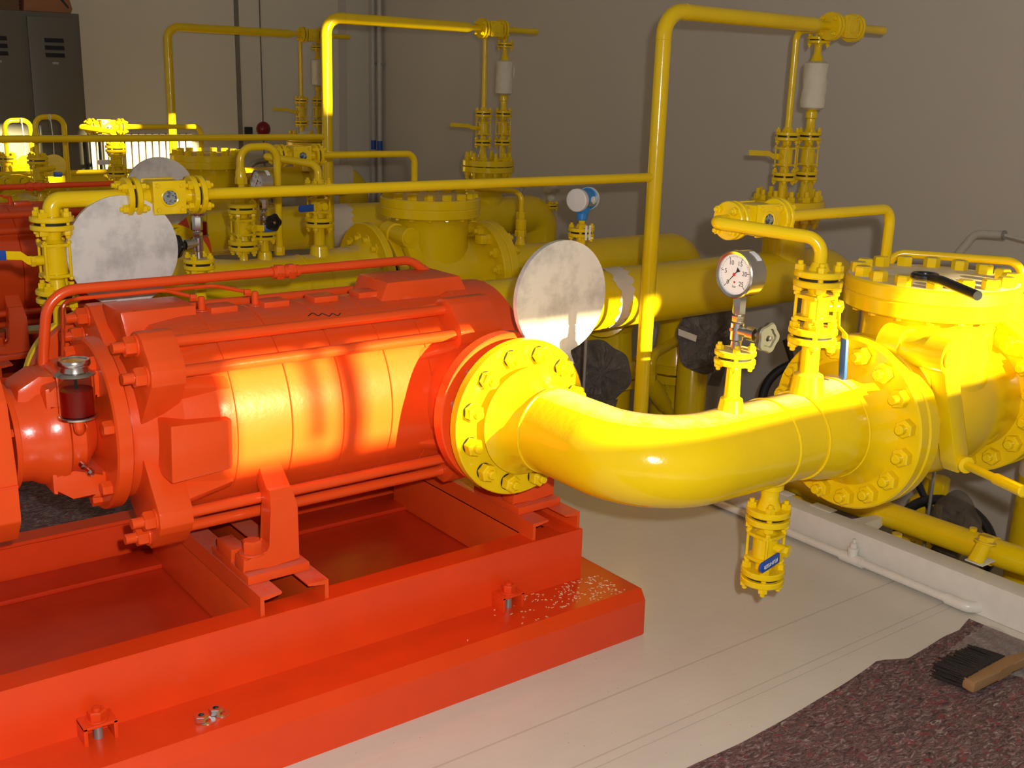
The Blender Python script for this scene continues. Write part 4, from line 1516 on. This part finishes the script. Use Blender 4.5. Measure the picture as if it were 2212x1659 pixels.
# transmitters
def transmitter(x, y, z0, h, wrapped, lab, lab2):
    zt = stub_flange((x, y, z0), h, .050, lab2, 'instrument branches', r=.018, br=.010)
    t = thing('transmitter', lab, 'transmitter', (x, y, zt), 'transmitters')
    Z = V((0, 0, 1))
    MB().lathe((x, y, zt), Z, [(0, .022), (.012, .018), (.016, .012), (.03, .012)], 18).build('fitting', 'yellow', t)
    o = V((x, y, zt + .105))
    f = V((-.93, -.36, 0)).normalized()
    MB().lathe((x, y, zt + .028), Z, [(0, .018), (.004, .021), (.026, .021), (.03, .016), (.05, .016)], 22).build('neck', 'bluebox' if not wrapped else 'wrap', t)
    if wrapped:
        b = MB()
        b.blob(o + V((0, 0, -.008)), (.056, .048, .060), int(x * 100), .20, 1.6, 4, .25)
        b.build('wrapping', 'wrap', t, label='white crumpled wrapping over the head')
        MB().blob(o + V((.0, -.004, -.075)), (.027, .026, .022), 5, .2, 2, 3).build('wrapping_collar', 'wrap', t)
        return
    MB().lathe(o - f * .055, f, [(0, .036), (.003, .041), (.018, .041), (.020, .037), (.082, .037), (.084, .041), (.102, .041), (.105, .036)], 36).build('housing', 'bluebox', t)
    MB().lathe(o + f * .032, f, [(0, .0425), (.018, .0425), (.021, .039), (.0215, .037)], 36).build('front_cover', 'white', t, label='pale round cover')
    MB().lathe(o - f * .056, f, [(0, .038), (.002, .0425), (.016, .0425)], 36).build('rear_cover', 'white', t, label='pale round cover')
    u = V((-f.y, f.x, 0))
    s = -u if (-u).y < 0 else u
    MB().lathe(o + s * .036 - f * .01, s, [(0, .014), (.008, .014), (.009, .010), (.013, .009)], 18).build('cable_gland', 'white', t)
    bx = MB()
    bx.box(o + V((-.020, -.020, -.052)), o + V((.020, .020, -.02)), .004)
    bx.build('base', 'bluebox', t)
    lb = MB()
    q = o + s * .0375 - Z * .012
    lb.prism([q - f * .03 - Z * .010, q + f * .022 - Z * .010, q + f * .022 + Z * .006, q - f * .03 + Z * .006], s * .002)
    lb.build('name_plate', 'greysteel', t)
    for i in (-1, 1):
        tg = MB()
        tg.prism([(x + i * .009 - .006 - .012, y - .052, zt - .040), (x + i * .009 + .004 - .012, y - .052, zt - .040), (x + i * .009 + .006 - .012, y - .050, zt + .014), (x + i * .009 - .004 - .012, y - .050, zt + .014)], (0, -.0012, 0))
        tg.build('paper_tag', 'label', t)


transmitter(2.715, 3.15, .795, .148, False, 'blue transmitter with pale round cover right of the front riser valves', 'short yellow branch with flanges below the blue transmitter')
transmitter(4.51, 5.55, .60, .115, True, 'transmitter head wrapped in white above the straight pipe', 'short yellow branch below the white wrapped transmitter')
transmitter(4.02, 8.0, .79, .10, True, 'white wrapped transmitter head beside the middle riser pipe', 'short yellow branch below the rear wrapped transmitter')


# ---- vent loops on the outlet pipes, right of the covers
def outlet_loop(k, y, x, dz, lab, lab2):
    t = thing('outlet_vent', lab2, 'valve', (x, y, .79 + dz), 'outlet vents')
    Z = V((0, 0, 1))
    o = V((x, y, .775 + dz))
    MB().lathe(o, Z, [(0, .03), (.02, .022), (.05, .018)], 18).build('stub', 'yellow', t)
    MB().hexa(o + Z * .045, Z, .028, .03).build('lower_nut', 'yellow', t)
    MB().lathe(o + Z * .07, Z, [(0, .018), (.01, .026), (.05, .026), (.06, .018)], 18).build('body', 'yellow', t)
    MB().hexa(o + Z * .13, Z, .024, .03).build('upper_nut', 'yellow', t)
    t2 = thing('outlet_loop', lab, 'pipe', o + Z * .16, 'outlet loops')
    MB().tube([o + Z * .15, o + Z * .255, o + V((-.215, .305, .255)), o + V((-.215, .305, -.25))], .0125, .045, 16).build('tube', 'yellow', t2)


outlet_loop(0, 1.66, 3.145, 0, 'thin yellow loop pipe passing behind the largest check valve cover', 'small yellow valve on the outlet pipe at the right frame edge')
outlet_loop(1, 4.14, 3.19, -.03, 'thin yellow loop pipe right of the middle check valve cover', 'small yellow valve on the outlet of the middle check valve')

# hanging rods of the pipe supports
for lab, pts in (('thin grey steel rod below the front suction pipe beside the wrapped handwheel', [(2.772, 3.16, .0), (2.772, 3.16, .60)]),
                 ('thin pale steel rod with bent top beside the middle outlet loop', [(3.465, 4.5, -1.05), (3.465, 4.5, .96), (3.52, 4.5, 1.03)]),
                 ('thin pale steel rod right of the small loop pipe', [(2.592, 5.5, .79), (2.592, 5.5, 1.14)]),
                 ('thin pale rod standing in the trench under the largest check valve', [(3.60, 2.117, -1.05), (3.60, 2.117, .30)])):
    t = thing('support_rod', lab, 'rod', pts[0], 'support rods')
    MB().tube(pts, .0062, .02, 10).build('rod', 'greysteel', t)

# bent handrail beyond the cover
t = thing('handrail', 'bent pale grey tube rail before the right wall', 'handrail', (4.6, 2.74, -1.05))
MB().tube([(4.6, 2.745, -1.05), (4.6, 2.738, .80), (4.6, 2.665, .905), (4.6, 2.53, .915)], .0185, .06, 16).build('tube', 'conduit', t)
MB().cyl((4.6, 2.535, .915), (4.6, 2.528, .9155), .0205, 16).build('end_sleeve', 'greysteel', t)
MB().tube([(4.6, 2.53, .915), (4.6, 2.2, .875)], .0075, .02, 10).build('rail_rod', 'conduit', t)

# ================================================================== the trench
# gate valve under the drop of the middle outlet
t = thing('gate_valve', 'shaded yellow flanged valve in the trench behind the big elbow', 'valve', (4.29, 4.125, -1.05))
x, y = 4.29, 4.125
MB().lathe((x, y, .36), (0, 0, -1), [(0, .1085), (.16, .110), (.22, .118), (.30, .148), (.315, .15)], 40).build('inlet_neck', 'yellow', t)
flange_pair((x, y, .045), (0, 0, -1), .172, .045, .010, 14, .019, t)
MB().lathe((x, y, -.055), (0, 0, -1), [(0, .12), (.06, .105), (.14, .13), (.30, .14), (.42, .11), (.5, .12), (.995, .12)], 40).build('body', 'yellow', t)
for s in (-1, 1):
    MB().prism([(x - .02, y + s * .02, -.06), (x - .02, y + s * .15, -.06), (x - .02, y + s * .02, -.30)], (.03, 0, 0), .004).build('rib', 'yellow', t)
MB().tube([(x - .06, y - .05, .175), (x - .385, y - .19, .165), (x - .395, y - .195, .02)], .027, .06, 16).build('bypass_tube', 'yellow', t)
MB().hexa((x - .395, y - .195, .07), (0, 0, -1), .038, .05).build('union_nut', 'yellow', t)
MB().lathe((x - .40, y - .195, .03), V((.24, .02, -.27)), [(0, .034), (.05, .046), (.15, .046), (.155, .040), (.21, .040), (.22, .028), (.40, .028)], 18).build('strainer', 'yellow', t)

# actuator bodies behind the riser
t = thing('trench_valve', 'dark shaded yellow valve body behind the front riser pipe', 'valve', (3.70, 4.05, -.23))
MB().lathe((3.70, 4.05, -1.05), (0, 0, 1), [(.83, .13), (1.05, .13), (1.08, .19), (1.12, .19), (1.122, .15), (1.13, .15), (1.132, .19), (1.17, .19), (1.19, .13), (1.35, .12), (1.42, .16), (1.46, .16)], 36).build('body', 'yellow', t)
MB().cyl((3.70, 4.05, .36), (3.48, 3.85, .46), .095, 28).build('side_branch', 'yellow', t)
MB().lathe((3.52, 3.89, .44), V((-.72, -.62, .3)), [(0, .13), (.05, .13), (.055, .10), (.10, .10)], 28).build('side_flange', 'yellow', t)
for q in circle_pts((3.70, 4.05, .07), (0, 0, 1), .165, 10):
    stud(q, (0, 0, 1), .05, .017, t, sr=.009)

def bagged(c, rad, ax, seed, lab, strap=None):
    c = V(c)
    t = thing('wrapped_handwheel', lab, 'wrapped handwheel', c, 'handwheels wrapped in dark plastic')
    u, v, w = frame(ax)
    mb = MB()
    rnd = random.Random(seed)
    ph = [rnd.uniform(0, 6.28) for _ in range(6)]
    nr, na = 26, 90
    for side in (1, -1):
        rings = []
        for i in range(nr + 1):
            f = i / nr
            ring = []
            for j in range(na):
                a = 2 * PI * j / na
                edge = 1 + .05 * math.sin(3 * a + ph[0]) + .035 * math.sin(7 * a + ph[1]) + (.16 * max(0, math.cos(a - ph[2])) ** 6)
                fold = .11 * math.sin(9 * a + ph[3] + 2.2 * f) * f + .07 * math.sin(17 * a + ph[4] - 3 * f) * f
                th = (1 - f ** 3) * (.30 + fold) * rad
                r = rad * f * edge
                ring.append(mb.bm.verts.new(c + u * (r * math.cos(a)) + v * (r * math.sin(a) * 1.08) + w * (side * th)))
            rings.append(ring)
        for a_, b_ in zip(rings, rings[1:]):
            mb.bridge(a_, b_)
    bmesh.ops.remove_doubles(mb.bm, verts=mb.bm.verts, dist=.0004)
    mb.build('plastic_bag', 'film', t, ang=60)
    MB().cyl(c - w * .30, c, .022, 14).build('spindle', 'blackmetal', t)
    e = c - w * .27
    MB().lathe((e.x, e.y, -1.05), (0, 0, 1), [(0, .075), (e.z + .95, .075), (e.z + .98, .06), (e.z + 1.10, .06), (e.z + 1.12, .04)], 24).build('valve_body', 'yellow', t)
    tl = MB()
    tl.prism([c - v * rad * .9 + u * rad * .25, c - v * rad * 1.45 + u * rad * .05, c - v * rad * 1.5 + u * rad * .42, c - v * rad * .85 + u * rad * .62], w * .012, .003)
    tl.build('bag_tail', 'film', t)
    if strap:
        st = MB()
        st.prism([c + w * rad * .33 - u * rad * 1.0 + v * rad * .12, c + w * rad * .36 - u * rad * .45 - v * rad * .08, c + w * rad * .36 - u * rad * .42 + v * rad * .12, c + w * rad * .33 - u * rad * 1.0 + v * rad * .32], w * .01, .002)
        st.build('tape_strip', 'tape', t)


bagged((3.365, 3.72, .19), .138, (-.60, -.75, .25), 3, 'round handwheel bagged in dark plastic between flange and front riser')
bagged((3.79, 3.46, .36), .150, (-.55, -.80, .15), 8, 'handwheel bagged in dark plastic behind the front dial gauge', strap=True)


def handwheel(c, ax, R, lab, spoke_ph=0.3, stem=.4):
    c = V(c)
    t = thing('handwheel', lab, 'handwheel', c, 'black handwheels in the trench')
    u, v, w = frame(ax)
    MB().torus(c, ax, R, .021, 56, 12).build('rim', 'blackmetal', t)
    for i in range(3):
        a = spoke_ph + 2 * PI * i / 3
        d = u * math.cos(a) + v * math.sin(a)
        MB().cyl(c + w * .0, c + d * R, .017, 10, .014).build('spoke', 'blackmetal', t)
        MB().cyl(c + d * (R + .012), c + d * (R + .12), .014, 10, .017).build('striking_peg', 'blackmetal', t)
    MB().cyl(c - w * .04, c + w * .035, .036, 18).build('hub', 'blackmetal', t)
    MB().cyl(c - w * stem, c - w * .03, .018, 14).build('spindle', 'yellow', t)


handwheel((3.98, 3.02, .13), (-.62, -.55, .45), .185, 'black handwheel behind the front flange of the largest check valve', 1.9, .25)
handwheel((3.95, 2.235, -.25), (-.45, -.45, .75), .185, 'black handwheel low in the trench at the right frame edge', 1.9, .2)

t = thing('trench_pipe', 'yellow pipe running inside the trench along the kerb', 'pipe', (3.2, 1.85, .095))
MB().tube([(3.2, 2.75, -.6), (3.2, 2.75, .085), (3.2, 1.62, .103), (3.26, 1.30, .09), (3.30, .6, .07)], .0435, .09, 24).build('tube', 'yellow', t)
MB().lathe((3.2, 1.69, .102), (0, -1, .01), [(0, .0435), (.002, .048), (.05, .048), (.052, .0435)], 24).build('coupling', 'yellow', t)
MB().cyl((3.2, 1.72, .145), (3.2, 1.72, .156), .012, 12).build('vent_plug', 'yellow', t)
t = thing('pipe_post', 'short yellow post with bolt standing on the grey kerb', 'post', (3.095, 1.615, .108))
MB().cyl((3.06, 1.625, .106), (3.10, 1.622, .165), .024, 18).build('post', 'yellow', t)
MB().disc((3.10, 1.622, .163), (0.2, 0, 1), .033, .006, 20, .001).build('washer', 'yellow_dusty', t)
hexbolt((3.10, 1.622, .170), (0.2, 0, 1), .024, .016, t, name='bolt_head')
MB().box((3.045, 1.59, .1085), (3.12, 1.65, .112), .001).build('foot_plate', 'greypaint', t)
t = thing('trench_column', 'thick yellow standpipe with tape remains at the right frame edge', 'pipe', (4.0, 1.93, -1.05))
MB().cyl((4.0, 1.885, -1.05), (4.0, 1.885, .42), .105, 40).build('tube', 'yellow', t)
tp = MB().lathe((4.0, 1.885, .12), (0, 0, 1), [(0, .106), (.002, .1075), (.20, .1075), (.202, .106)], 40)
tp.build('tape_wrap', 'tape', t, label='pale masking tape')
t = thing('flanged_valve', 'shaded yellow valve bonnet left of the taped standpipe', 'valve', (4.05, 2.36, -1.05))
MB().lathe((4.15, 2.42, -1.05), (0, 0, 1), [(0, .11), (.62, .11), (.66, .15), (.70, .15), (.72, .13), (.86, .10), (.90, .055), (.97, .05), (.975, .03)], 32).build('body', 'yellow', t)
for a in range(6):
    an = PI * a / 3
    hexbolt((4.15 + .13 * math.cos(an), 2.42 + .13 * math.sin(an), -.35), (0, 0, 1), .02, .02, t)
t = thing('header_pipe', 'horizontal yellow header pipe low in the trench', 'pipe', (3.55, 2.0, -.35))
MB().cyl((3.55, -3, -.36), (3.55, 8.6, -.36), .13, 40).build('tube', 'yellow', t)
for yy in (1.30, 1.62):
    MB().disc((3.55, yy, -.36), (0, 1, 0), .21, .045, 48, .004).build('flange', 'yellow', t)
t = thing('small_valve', 'small yellow valve with masked front beside the kerb bracket', 'valve', (3.28, 2.03, -.35))
MB().lathe((3.27, 2.03, -.35), (0, 0, 1), [(0, .03), (.20, .03), (.22, .05), (.25, .05), (.255, .034), (.30, .034), (.31, .048), (.335, .048), (.34, .02), (.36, .018)], 20).build('body', 'yellow', t)
MB().prism([(3.22, 1.99, -.08), (3.25, 1.97, -.14), (3.25, 2.04, -.12)], (-.004, -.004, .03), 0).build('masking', 'tape', t)
t = thing('kerb_bracket', 'pale grey steel gusset reaching from the kerb into the trench', 'bracket', (3.08, 2.05, .06))
MB().prism([(FX + .08, 2.06, .106), (FX + .08, 2.01, .106), (3.24, 2.03, .09), (3.24, 2.05, .09)], (0, 0, -.006)).build('plate', 'greypaint', t)
MB().prism([(FX + .08, 2.02, .10), (3.24, 2.04, .086), (FX + .08, 2.02, .02)], (0, -.006, 0)).build('web', 'greypaint', t)
t = thing('wrapped_fitting', 'pipe fitting wrapped in clear brown film below the trench pipe', 'wrapped fitting', (3.62, 2.02, -.06))
MB().blob((3.62, 2.03, -.04), (.085, .085, .13), 21, .22, 1.7, 4, .1).build('film', 'clearfilm', t)
MB().cyl((3.62, 2.03, -.225), (3.62, 2.03, .03), .04, 18).build('fitting', 'blackmetal', t)
t = thing('wrapped_block', 'block wrapped in dark film beside the kerb under the pipe', 'wrapped fitting', (3.30, 2.26, -.05))
MB().blob((3.34, 2.27, -.06), (.07, .11, .085), 33, .15, 1.5, 4).build('film', 'film', t)
t = thing('lower_block', 'shaded yellow valve flank under the front check valve flange', 'valve', (3.45, 2.55, -.5))
MB().box((3.32, 2.42, -.225), (3.60, 2.70, .02), .02).build('body', 'yellow', t)

# ================================================================== things on the floor
def cloth(name, pts_edge, far, lab, mat, seed, nx=90, ny=46, th=.006, amp=.006):
    """sheet between a wavy edge (list of x, y) and a far line y"""
    mb = MB()
    rnd = random.Random(seed)
    ph = [rnd.uniform(0, 6) for _ in range(6)]
    x0, x1 = pts_edge[0][0], pts_edge[-1][0]

    def edge(x):
        for (a, b), (c, d) in zip(pts_edge, pts_edge[1:]):
            if a <= x <= c:
                return b + (d - b) * (x - a) / (c - a)
        return pts_edge[-1][1]
    top = []
    for i in range(nx + 1):
        x = x0 + (x1 - x0) * i / nx
        row = []
        for j in range(ny + 1):
            f = j / ny
            y = edge(x) * (1 - f) + far(x) * f
            z = th + amp * (.5 + .5 * math.sin(5 * x + 3 * y + ph[0]) * math.sin(4 * y - 2 * x + ph[1])) * min(1, 6 * f)
            row.append(mb.bm.verts.new((x, y, z)))
        top.append(row)
    bot = [[mb.bm.verts.new((v_.co.x, v_.co.y, .0004)) for v_ in row] for row in top]
    for i in range(nx):
        for j in range(ny):
            mb.bm.faces.new((top[i][j], top[i + 1][j], top[i + 1][j + 1], top[i][j + 1]))
            mb.bm.faces.new((bot[i][j + 1], bot[i + 1][j + 1], bot[i + 1][j], bot[i][j]))
    for i in range(nx):
        mb.bm.faces.new((top[i][0], bot[i][0], bot[i + 1][0], top[i + 1][0]))
        mb.bm.faces.new((top[i][ny], top[i + 1][ny], bot[i + 1][ny], bot[i][ny]))
    for j in range(ny):
        mb.bm.faces.new((top[0][j], top[0][j + 1], bot[0][j + 1], bot[0][j]))
        mb.bm.faces.new((top[nx][j], bot[nx][j], bot[nx][j + 1], top[nx][j + 1]))
    return single(name, lab, 'felt mat', mb, mat, 'protective felt mats', ang=70)


cloth('felt_mat', [(.2, 1.47), (1.69, 1.483), (1.84, 1.479), (2.02, 1.487), (2.28, 1.508), (2.40, 1.523), (2.455, 1.533), (2.50, 1.508), (2.53, 1.491), (2.62, 1.497), (2.734, 1.507), (2.80, 1.503), (2.893, 1.528)],
      lambda x: .2 if x < 2.7 else .2, 'purple brown recycled felt mat on the cream floor in the near right corner', 'felt', 2)
cloth('felt_mat', [(-2.0, 3.26), (.5, 3.27), (1.9, 3.25), (2.72, 3.30)], lambda x: 4.42, 'dark felt mat on the floor between front and second pump', 'felt', 4, 60, 24)

fm = MB()
n1, n2 = 26, 20
grid = []
for i in range(n1 + 1):
    row = []
    for j in range(n2 + 1):
        a, b = i / n1, j / n2
        x = 2.66 + .20 * a + .03 * b
        y = 1.445 - .26 * b + .02 * a
        z = .014 + .008 * math.sin(9 * a + 5 * b) * math.sin(7 * b - 3 * a + 1) + .004 * math.sin(31 * a + 17 * b) + .012 * a
        row.append(fm.bm.verts.new((x, y, z)))
    grid.append(row)
for i in range(n1):
    for j in range(n2):
        fm.bm.faces.new((grid[i][j], grid[i + 1][j], grid[i + 1][j + 1], grid[i][j + 1]))
m, nt, p = new_mat('thin_clear_film')
p.inputs['Base Color'].default_value = (0.45, 0.42, 0.40, 1)
p.inputs['Roughness'].default_value = 0.12
p.inputs['Alpha'].default_value = 0.34
nq = tex_noise(nt, 30, 3)
bump(nt, p, nq.outputs['Fac'], .5, .01)
M['thinfilm'] = m
single('plastic_film', 'crumpled clear plastic film lying on the felt mat above the brush', 'plastic film', fm, 'thinfilm', ang=80)

t = thing('hand_brush', 'hand brush with dark bristles and worn wooden handle on the felt mat', 'brush', (2.6, 1.31, .012))
b = MB()
rnd = random.Random(9)
for i in range(46):
    for j in range(7):
        x = 2.50 + .175 * i / 45 + rnd.uniform(-.003, .003)
        z = .014 + .007 * j * .9
        b.cyl((x, 1.300, z + .004), (x + rnd.uniform(-.008, .008) - .01, 1.388 + rnd.uniform(-.012, .012), max(.013, z + rnd.uniform(-.006, .006))), .0028, 5, .0016)
b.build('bristles', 'bristle', t)
h = MB()
h.prism([(2.486, 1.272, .020), (2.492, 1.310, .020), (2.62, 1.312, .022), (2.67, 1.300, .024), (2.80, 1.272, .034), (2.80, 1.246, .034), (2.66, 1.268, .024), (2.60, 1.268, .022)], (.004, 0, .030), .008)
h.build('handle', 'wood', t)

for i, (x, y, lab) in enumerate(((.766, 2.080, 'shiny zinc nut with washer on the front plinth edge'), (.803, 2.090, 'zinc nut behind the brightest nut on the front plinth'))):
    t = thing('loose_nut', lab, 'nut', (x, y, .1352), 'loose zinc nuts on the plinth')
    mb = MB()
    u, v, w = frame((0, 0, 1))
    z0 = .1352 + (.0 if i else .0)
    prof = [(0, .0068), (0, .0135), (.001, .0148), (.0125, .0148), (.014, .0135), (.014, .0068)]
    mb.lathe((x, y, z0 + .0022), (0, 0, 1), [(a, r * 1.05) for a, r in prof], 6, closed=True)
    mb.build('nut', 'zinc', t)
    MB().washer((x + .011, y - .006, z0), (0, 0, 1), .018, .008, .002, 28, .0004).build('washer', 'zinc', t)

ch = MB()
rnd = random.Random(12)
for i in range(170):
    x = 1.98 - abs(rnd.gauss(0, .17))
    y = rnd.uniform(2.038, 2.168)
    if x < 1.35:
        continue
    a, l, wd = rnd.uniform(0, PI), rnd.uniform(.0016, .005), rnd.uniform(.0006, .0014)
    d, e = V((math.cos(a), math.sin(a), 0)), V((-math.sin(a), math.cos(a), 0))
    q = V((x, y, .1355))
    ch.prism([q - d * l - e * wd, q + d * l - e * wd, q + d * l + e * wd, q - d * l + e * wd], (0, 0, rnd.uniform(.0004, .0014)))
o = single('paint_chips', 'scattered pale paint chips on the front plinth corner', 'debris', ch, 'tape_yellow', kind='stuff')

# ================================================================== back wall
t = thing('locker', 'dark grey steel locker with two doors against the pale back wall', 'locker', (2.1, 8.62, 0))
LX0, LX1, LY = 1.72, 2.482, 8.40
MB().box((LX0, LY + .02, .08), (LX1, 8.85, 1.868), .004).build('body', 'locker', t)
for xa, xb in ((LX0 + .02, 2.095), (2.125, LX1 - .022)):
    d = MB().box((xa, LY, .12), (xb, LY + .019, 1.835), .004)
    do = d.build('door', 'locker', t)
    xm = (xa + xb) / 2
    vt = MB()
    for i in range(3):
        z = 1.695 - i * .05
        vt.prism([(xm - .065, LY - .001, z), (xm + .065, LY - .001, z), (xm + .065, LY - .014, z - .028), (xm - .065, LY - .014, z - .028)], (0, .003, .0))
    vt.build('vent_louvres', 'blackmetal', do)
    MB().box((xm - .02, LY - .004, 1.52), (xm + .02, LY, 1.535), .001).build('label_holder', 'greysteel', do)
    MB().box((xa + .02, LY - .012, 1.02), (xa + .035, LY, 1.10), .003).build('handle', 'greysteel', do)
for xx in (LX0 + .02, LX1 - .05):
    for yy in (LY + .05, 8.80):
        MB().box((xx, yy, 0), (xx + .03, yy + .03, .085), .002).build('leg', 'locker', t)
t = thing('cardboard_box', 'brown slumped cardboard box on top of the locker', 'box', (2.30, 8.6, 1.869))
cb = MB()
cb.prism([(2.12, 8.45, 1.869), (2.44, 8.45, 1.869), (2.452, 8.45, 1.90), (2.43, 8.45, 1.98), (2.40, 8.45, 2.06), (2.15, 8.45, 2.09)], (0, .3, 0), .01)
cb.build('carton', 'cardboard', t)
MB().prism([(2.34, 8.449, 1.99), (2.42, 8.449, 1.90), (2.425, 8.449, 1.91), (2.36, 8.449, 2.0)], (0, -.003, 0)).build('fold', 'ink', t)
t = thing('wire_basket', 'woven wire basket on top of the locker left of the cardboard box', 'basket', (1.92, 8.6, 1.869))
bk = MB()
for i in range(9):
    z = 1.873 + i * .022
    bk.tube([(1.74, 8.45, z), (2.10, 8.45, z)], .0028, .01, 6)
for i in range(17):
    x = 1.745 + i * .0215
    bk.tube([(x, 8.447, 1.87), (x, 8.447, 2.06)], .0025, .01, 6)
bk.build('mesh_front', 'wicker', t)
MB().box((1.745, 8.47, 1.872), (2.095, 8.74, 2.04), .01).build('contents', 'wicker', t)

def radiator(x0, n, y, z0, z1, lab, lit):
    t = thing('radiator', lab, 'radiator', (x0 + n * .027, y, z0), 'radiators')
    for i in range(n):
        x = x0 + i * .054
        sc_ = MB()
        for k in (0, 1):
            xx = x + .013 + k * .024
            sc_.lathe((xx, y - .05, z0 + .03), (0, 0, 1), [(0, .006), (.02, .0095), (z1 - z0 - .08, .0095), (z1 - z0 - .06, .006)], 10)
        sc_.lathe((x + .002, y - .045, z0 + .03), (1, 0, 0), [(0, .02), (.006, .026), (.042, .026), (.048, .02)], 14)
        sc_.lathe((x + .002, y - .045, z1 - .03), (1, 0, 0), [(0, .02), (.006, .028), (.042, .028), (.048, .02)], 14)
        sc_.box((x + .018, y - .06, z0 + .02), (x + .030, y + .05, z1 - .02), .003)
        sc_.build('section', 'rad', t)
    for xx in (x0 + .06, x0 + n * .054 - .09):
        MB().box((xx, y - .03, 0), (xx + .03, y + .03, z0 + .02), .002).build('leg', 'rad', t)


radiator(2.585, 15, 8.80, .585, 1.03, 'sunlit ribbed radiator under the pale back wall', True)
radiator(3.80, 7, 8.80, .40, .76, 'unlit ribbed radiator behind the gauge and small loop pipe', False)
t = thing('hand_truck', 'black tubular frame leaning beside the sunlit radiator', 'hand truck', (2.52, 8.36, 0))
MB().tube([(2.475, 8.36, .0), (2.462, 8.36, 1.025), (2.555, 8.36, 1.022), (2.56, 8.36, 0)], .021, .05, 12).build('frame', 'hose', t)
MB().tube([(2.555, 8.36, 1.02), (2.60, 8.34, .995), (2.625, 8.30, .94)], .015, .05, 12).build('handle', 'hose', t)
MB().cyl((2.475, 8.36, .63), (2.555, 8.36, .625), .012, 10).build('crossbar', 'hose', t)
t = thing('hose', 'dark hose arched over the unlit radiator by the back wall', 'hose', (3.95, 8.6, .3))
MB().tube([(3.72, 8.6, .0), (3.74, 8.6, .70), (3.86, 8.6, .80), (4.25, 8.6, .84)], .022, .10, 14).build('tube', 'greysteel', t)

t = thing('alarm_bell', 'dark red round alarm on the pale back wall', 'alarm', (4.085, WY, 1.04))
MB().lathe((4.075, WY - .001, 1.045), (0, -1, 0), [(0, .062), (.012, .062), (.014, .056), (.030, .050), (.045, .036), (.052, .016)], 32).build('dome', 'bell', t)
t = thing('wall_switch', 'black rectangular box on the wall left of the red alarm', 'wall box', (3.935, WY, 1.02))
MB().box((3.905, WY - .04, .955), (3.965, WY - .001, 1.065), .004).build('case', 'black', t)
MB().box((3.918, WY - .0425, .985), (3.952, WY - .0395, 1.035), .002).build('front', 'gasket', t)
t = thing('junction_panel', 'flat pale plate on the wall below the red alarm', 'wall plate', (4.16, WY, .93))
MB().box((4.10, WY - .02, .86), (4.26, WY - .001, .985), .003).build('plate', 'wall_back', t)

for i, (yy, lab) in enumerate(((8.742, 'left one of two pale vertical conduits in the wall corner'), (8.632, 'right one of two pale vertical conduits in the wall corner'))):
    t = thing('conduit', lab, 'conduit', (5.05, yy, 0), 'wall conduits')
    MB().cyl((5.055, yy, -1.05), (5.055, yy, 6), .0225, 18).build('tube', 'conduit', t)
    MB().cyl((5.055, yy, .875), (5.055, yy, .955), .0235, 18).build('blue_band', 'blue', t, label='dark blue band')
    for z in (.5, 1.6, 2.6):
        MB().box((5.05, yy - .028, z), (5.0999, yy + .028, z + .02), .002).build('clip', 'greysteel', t)
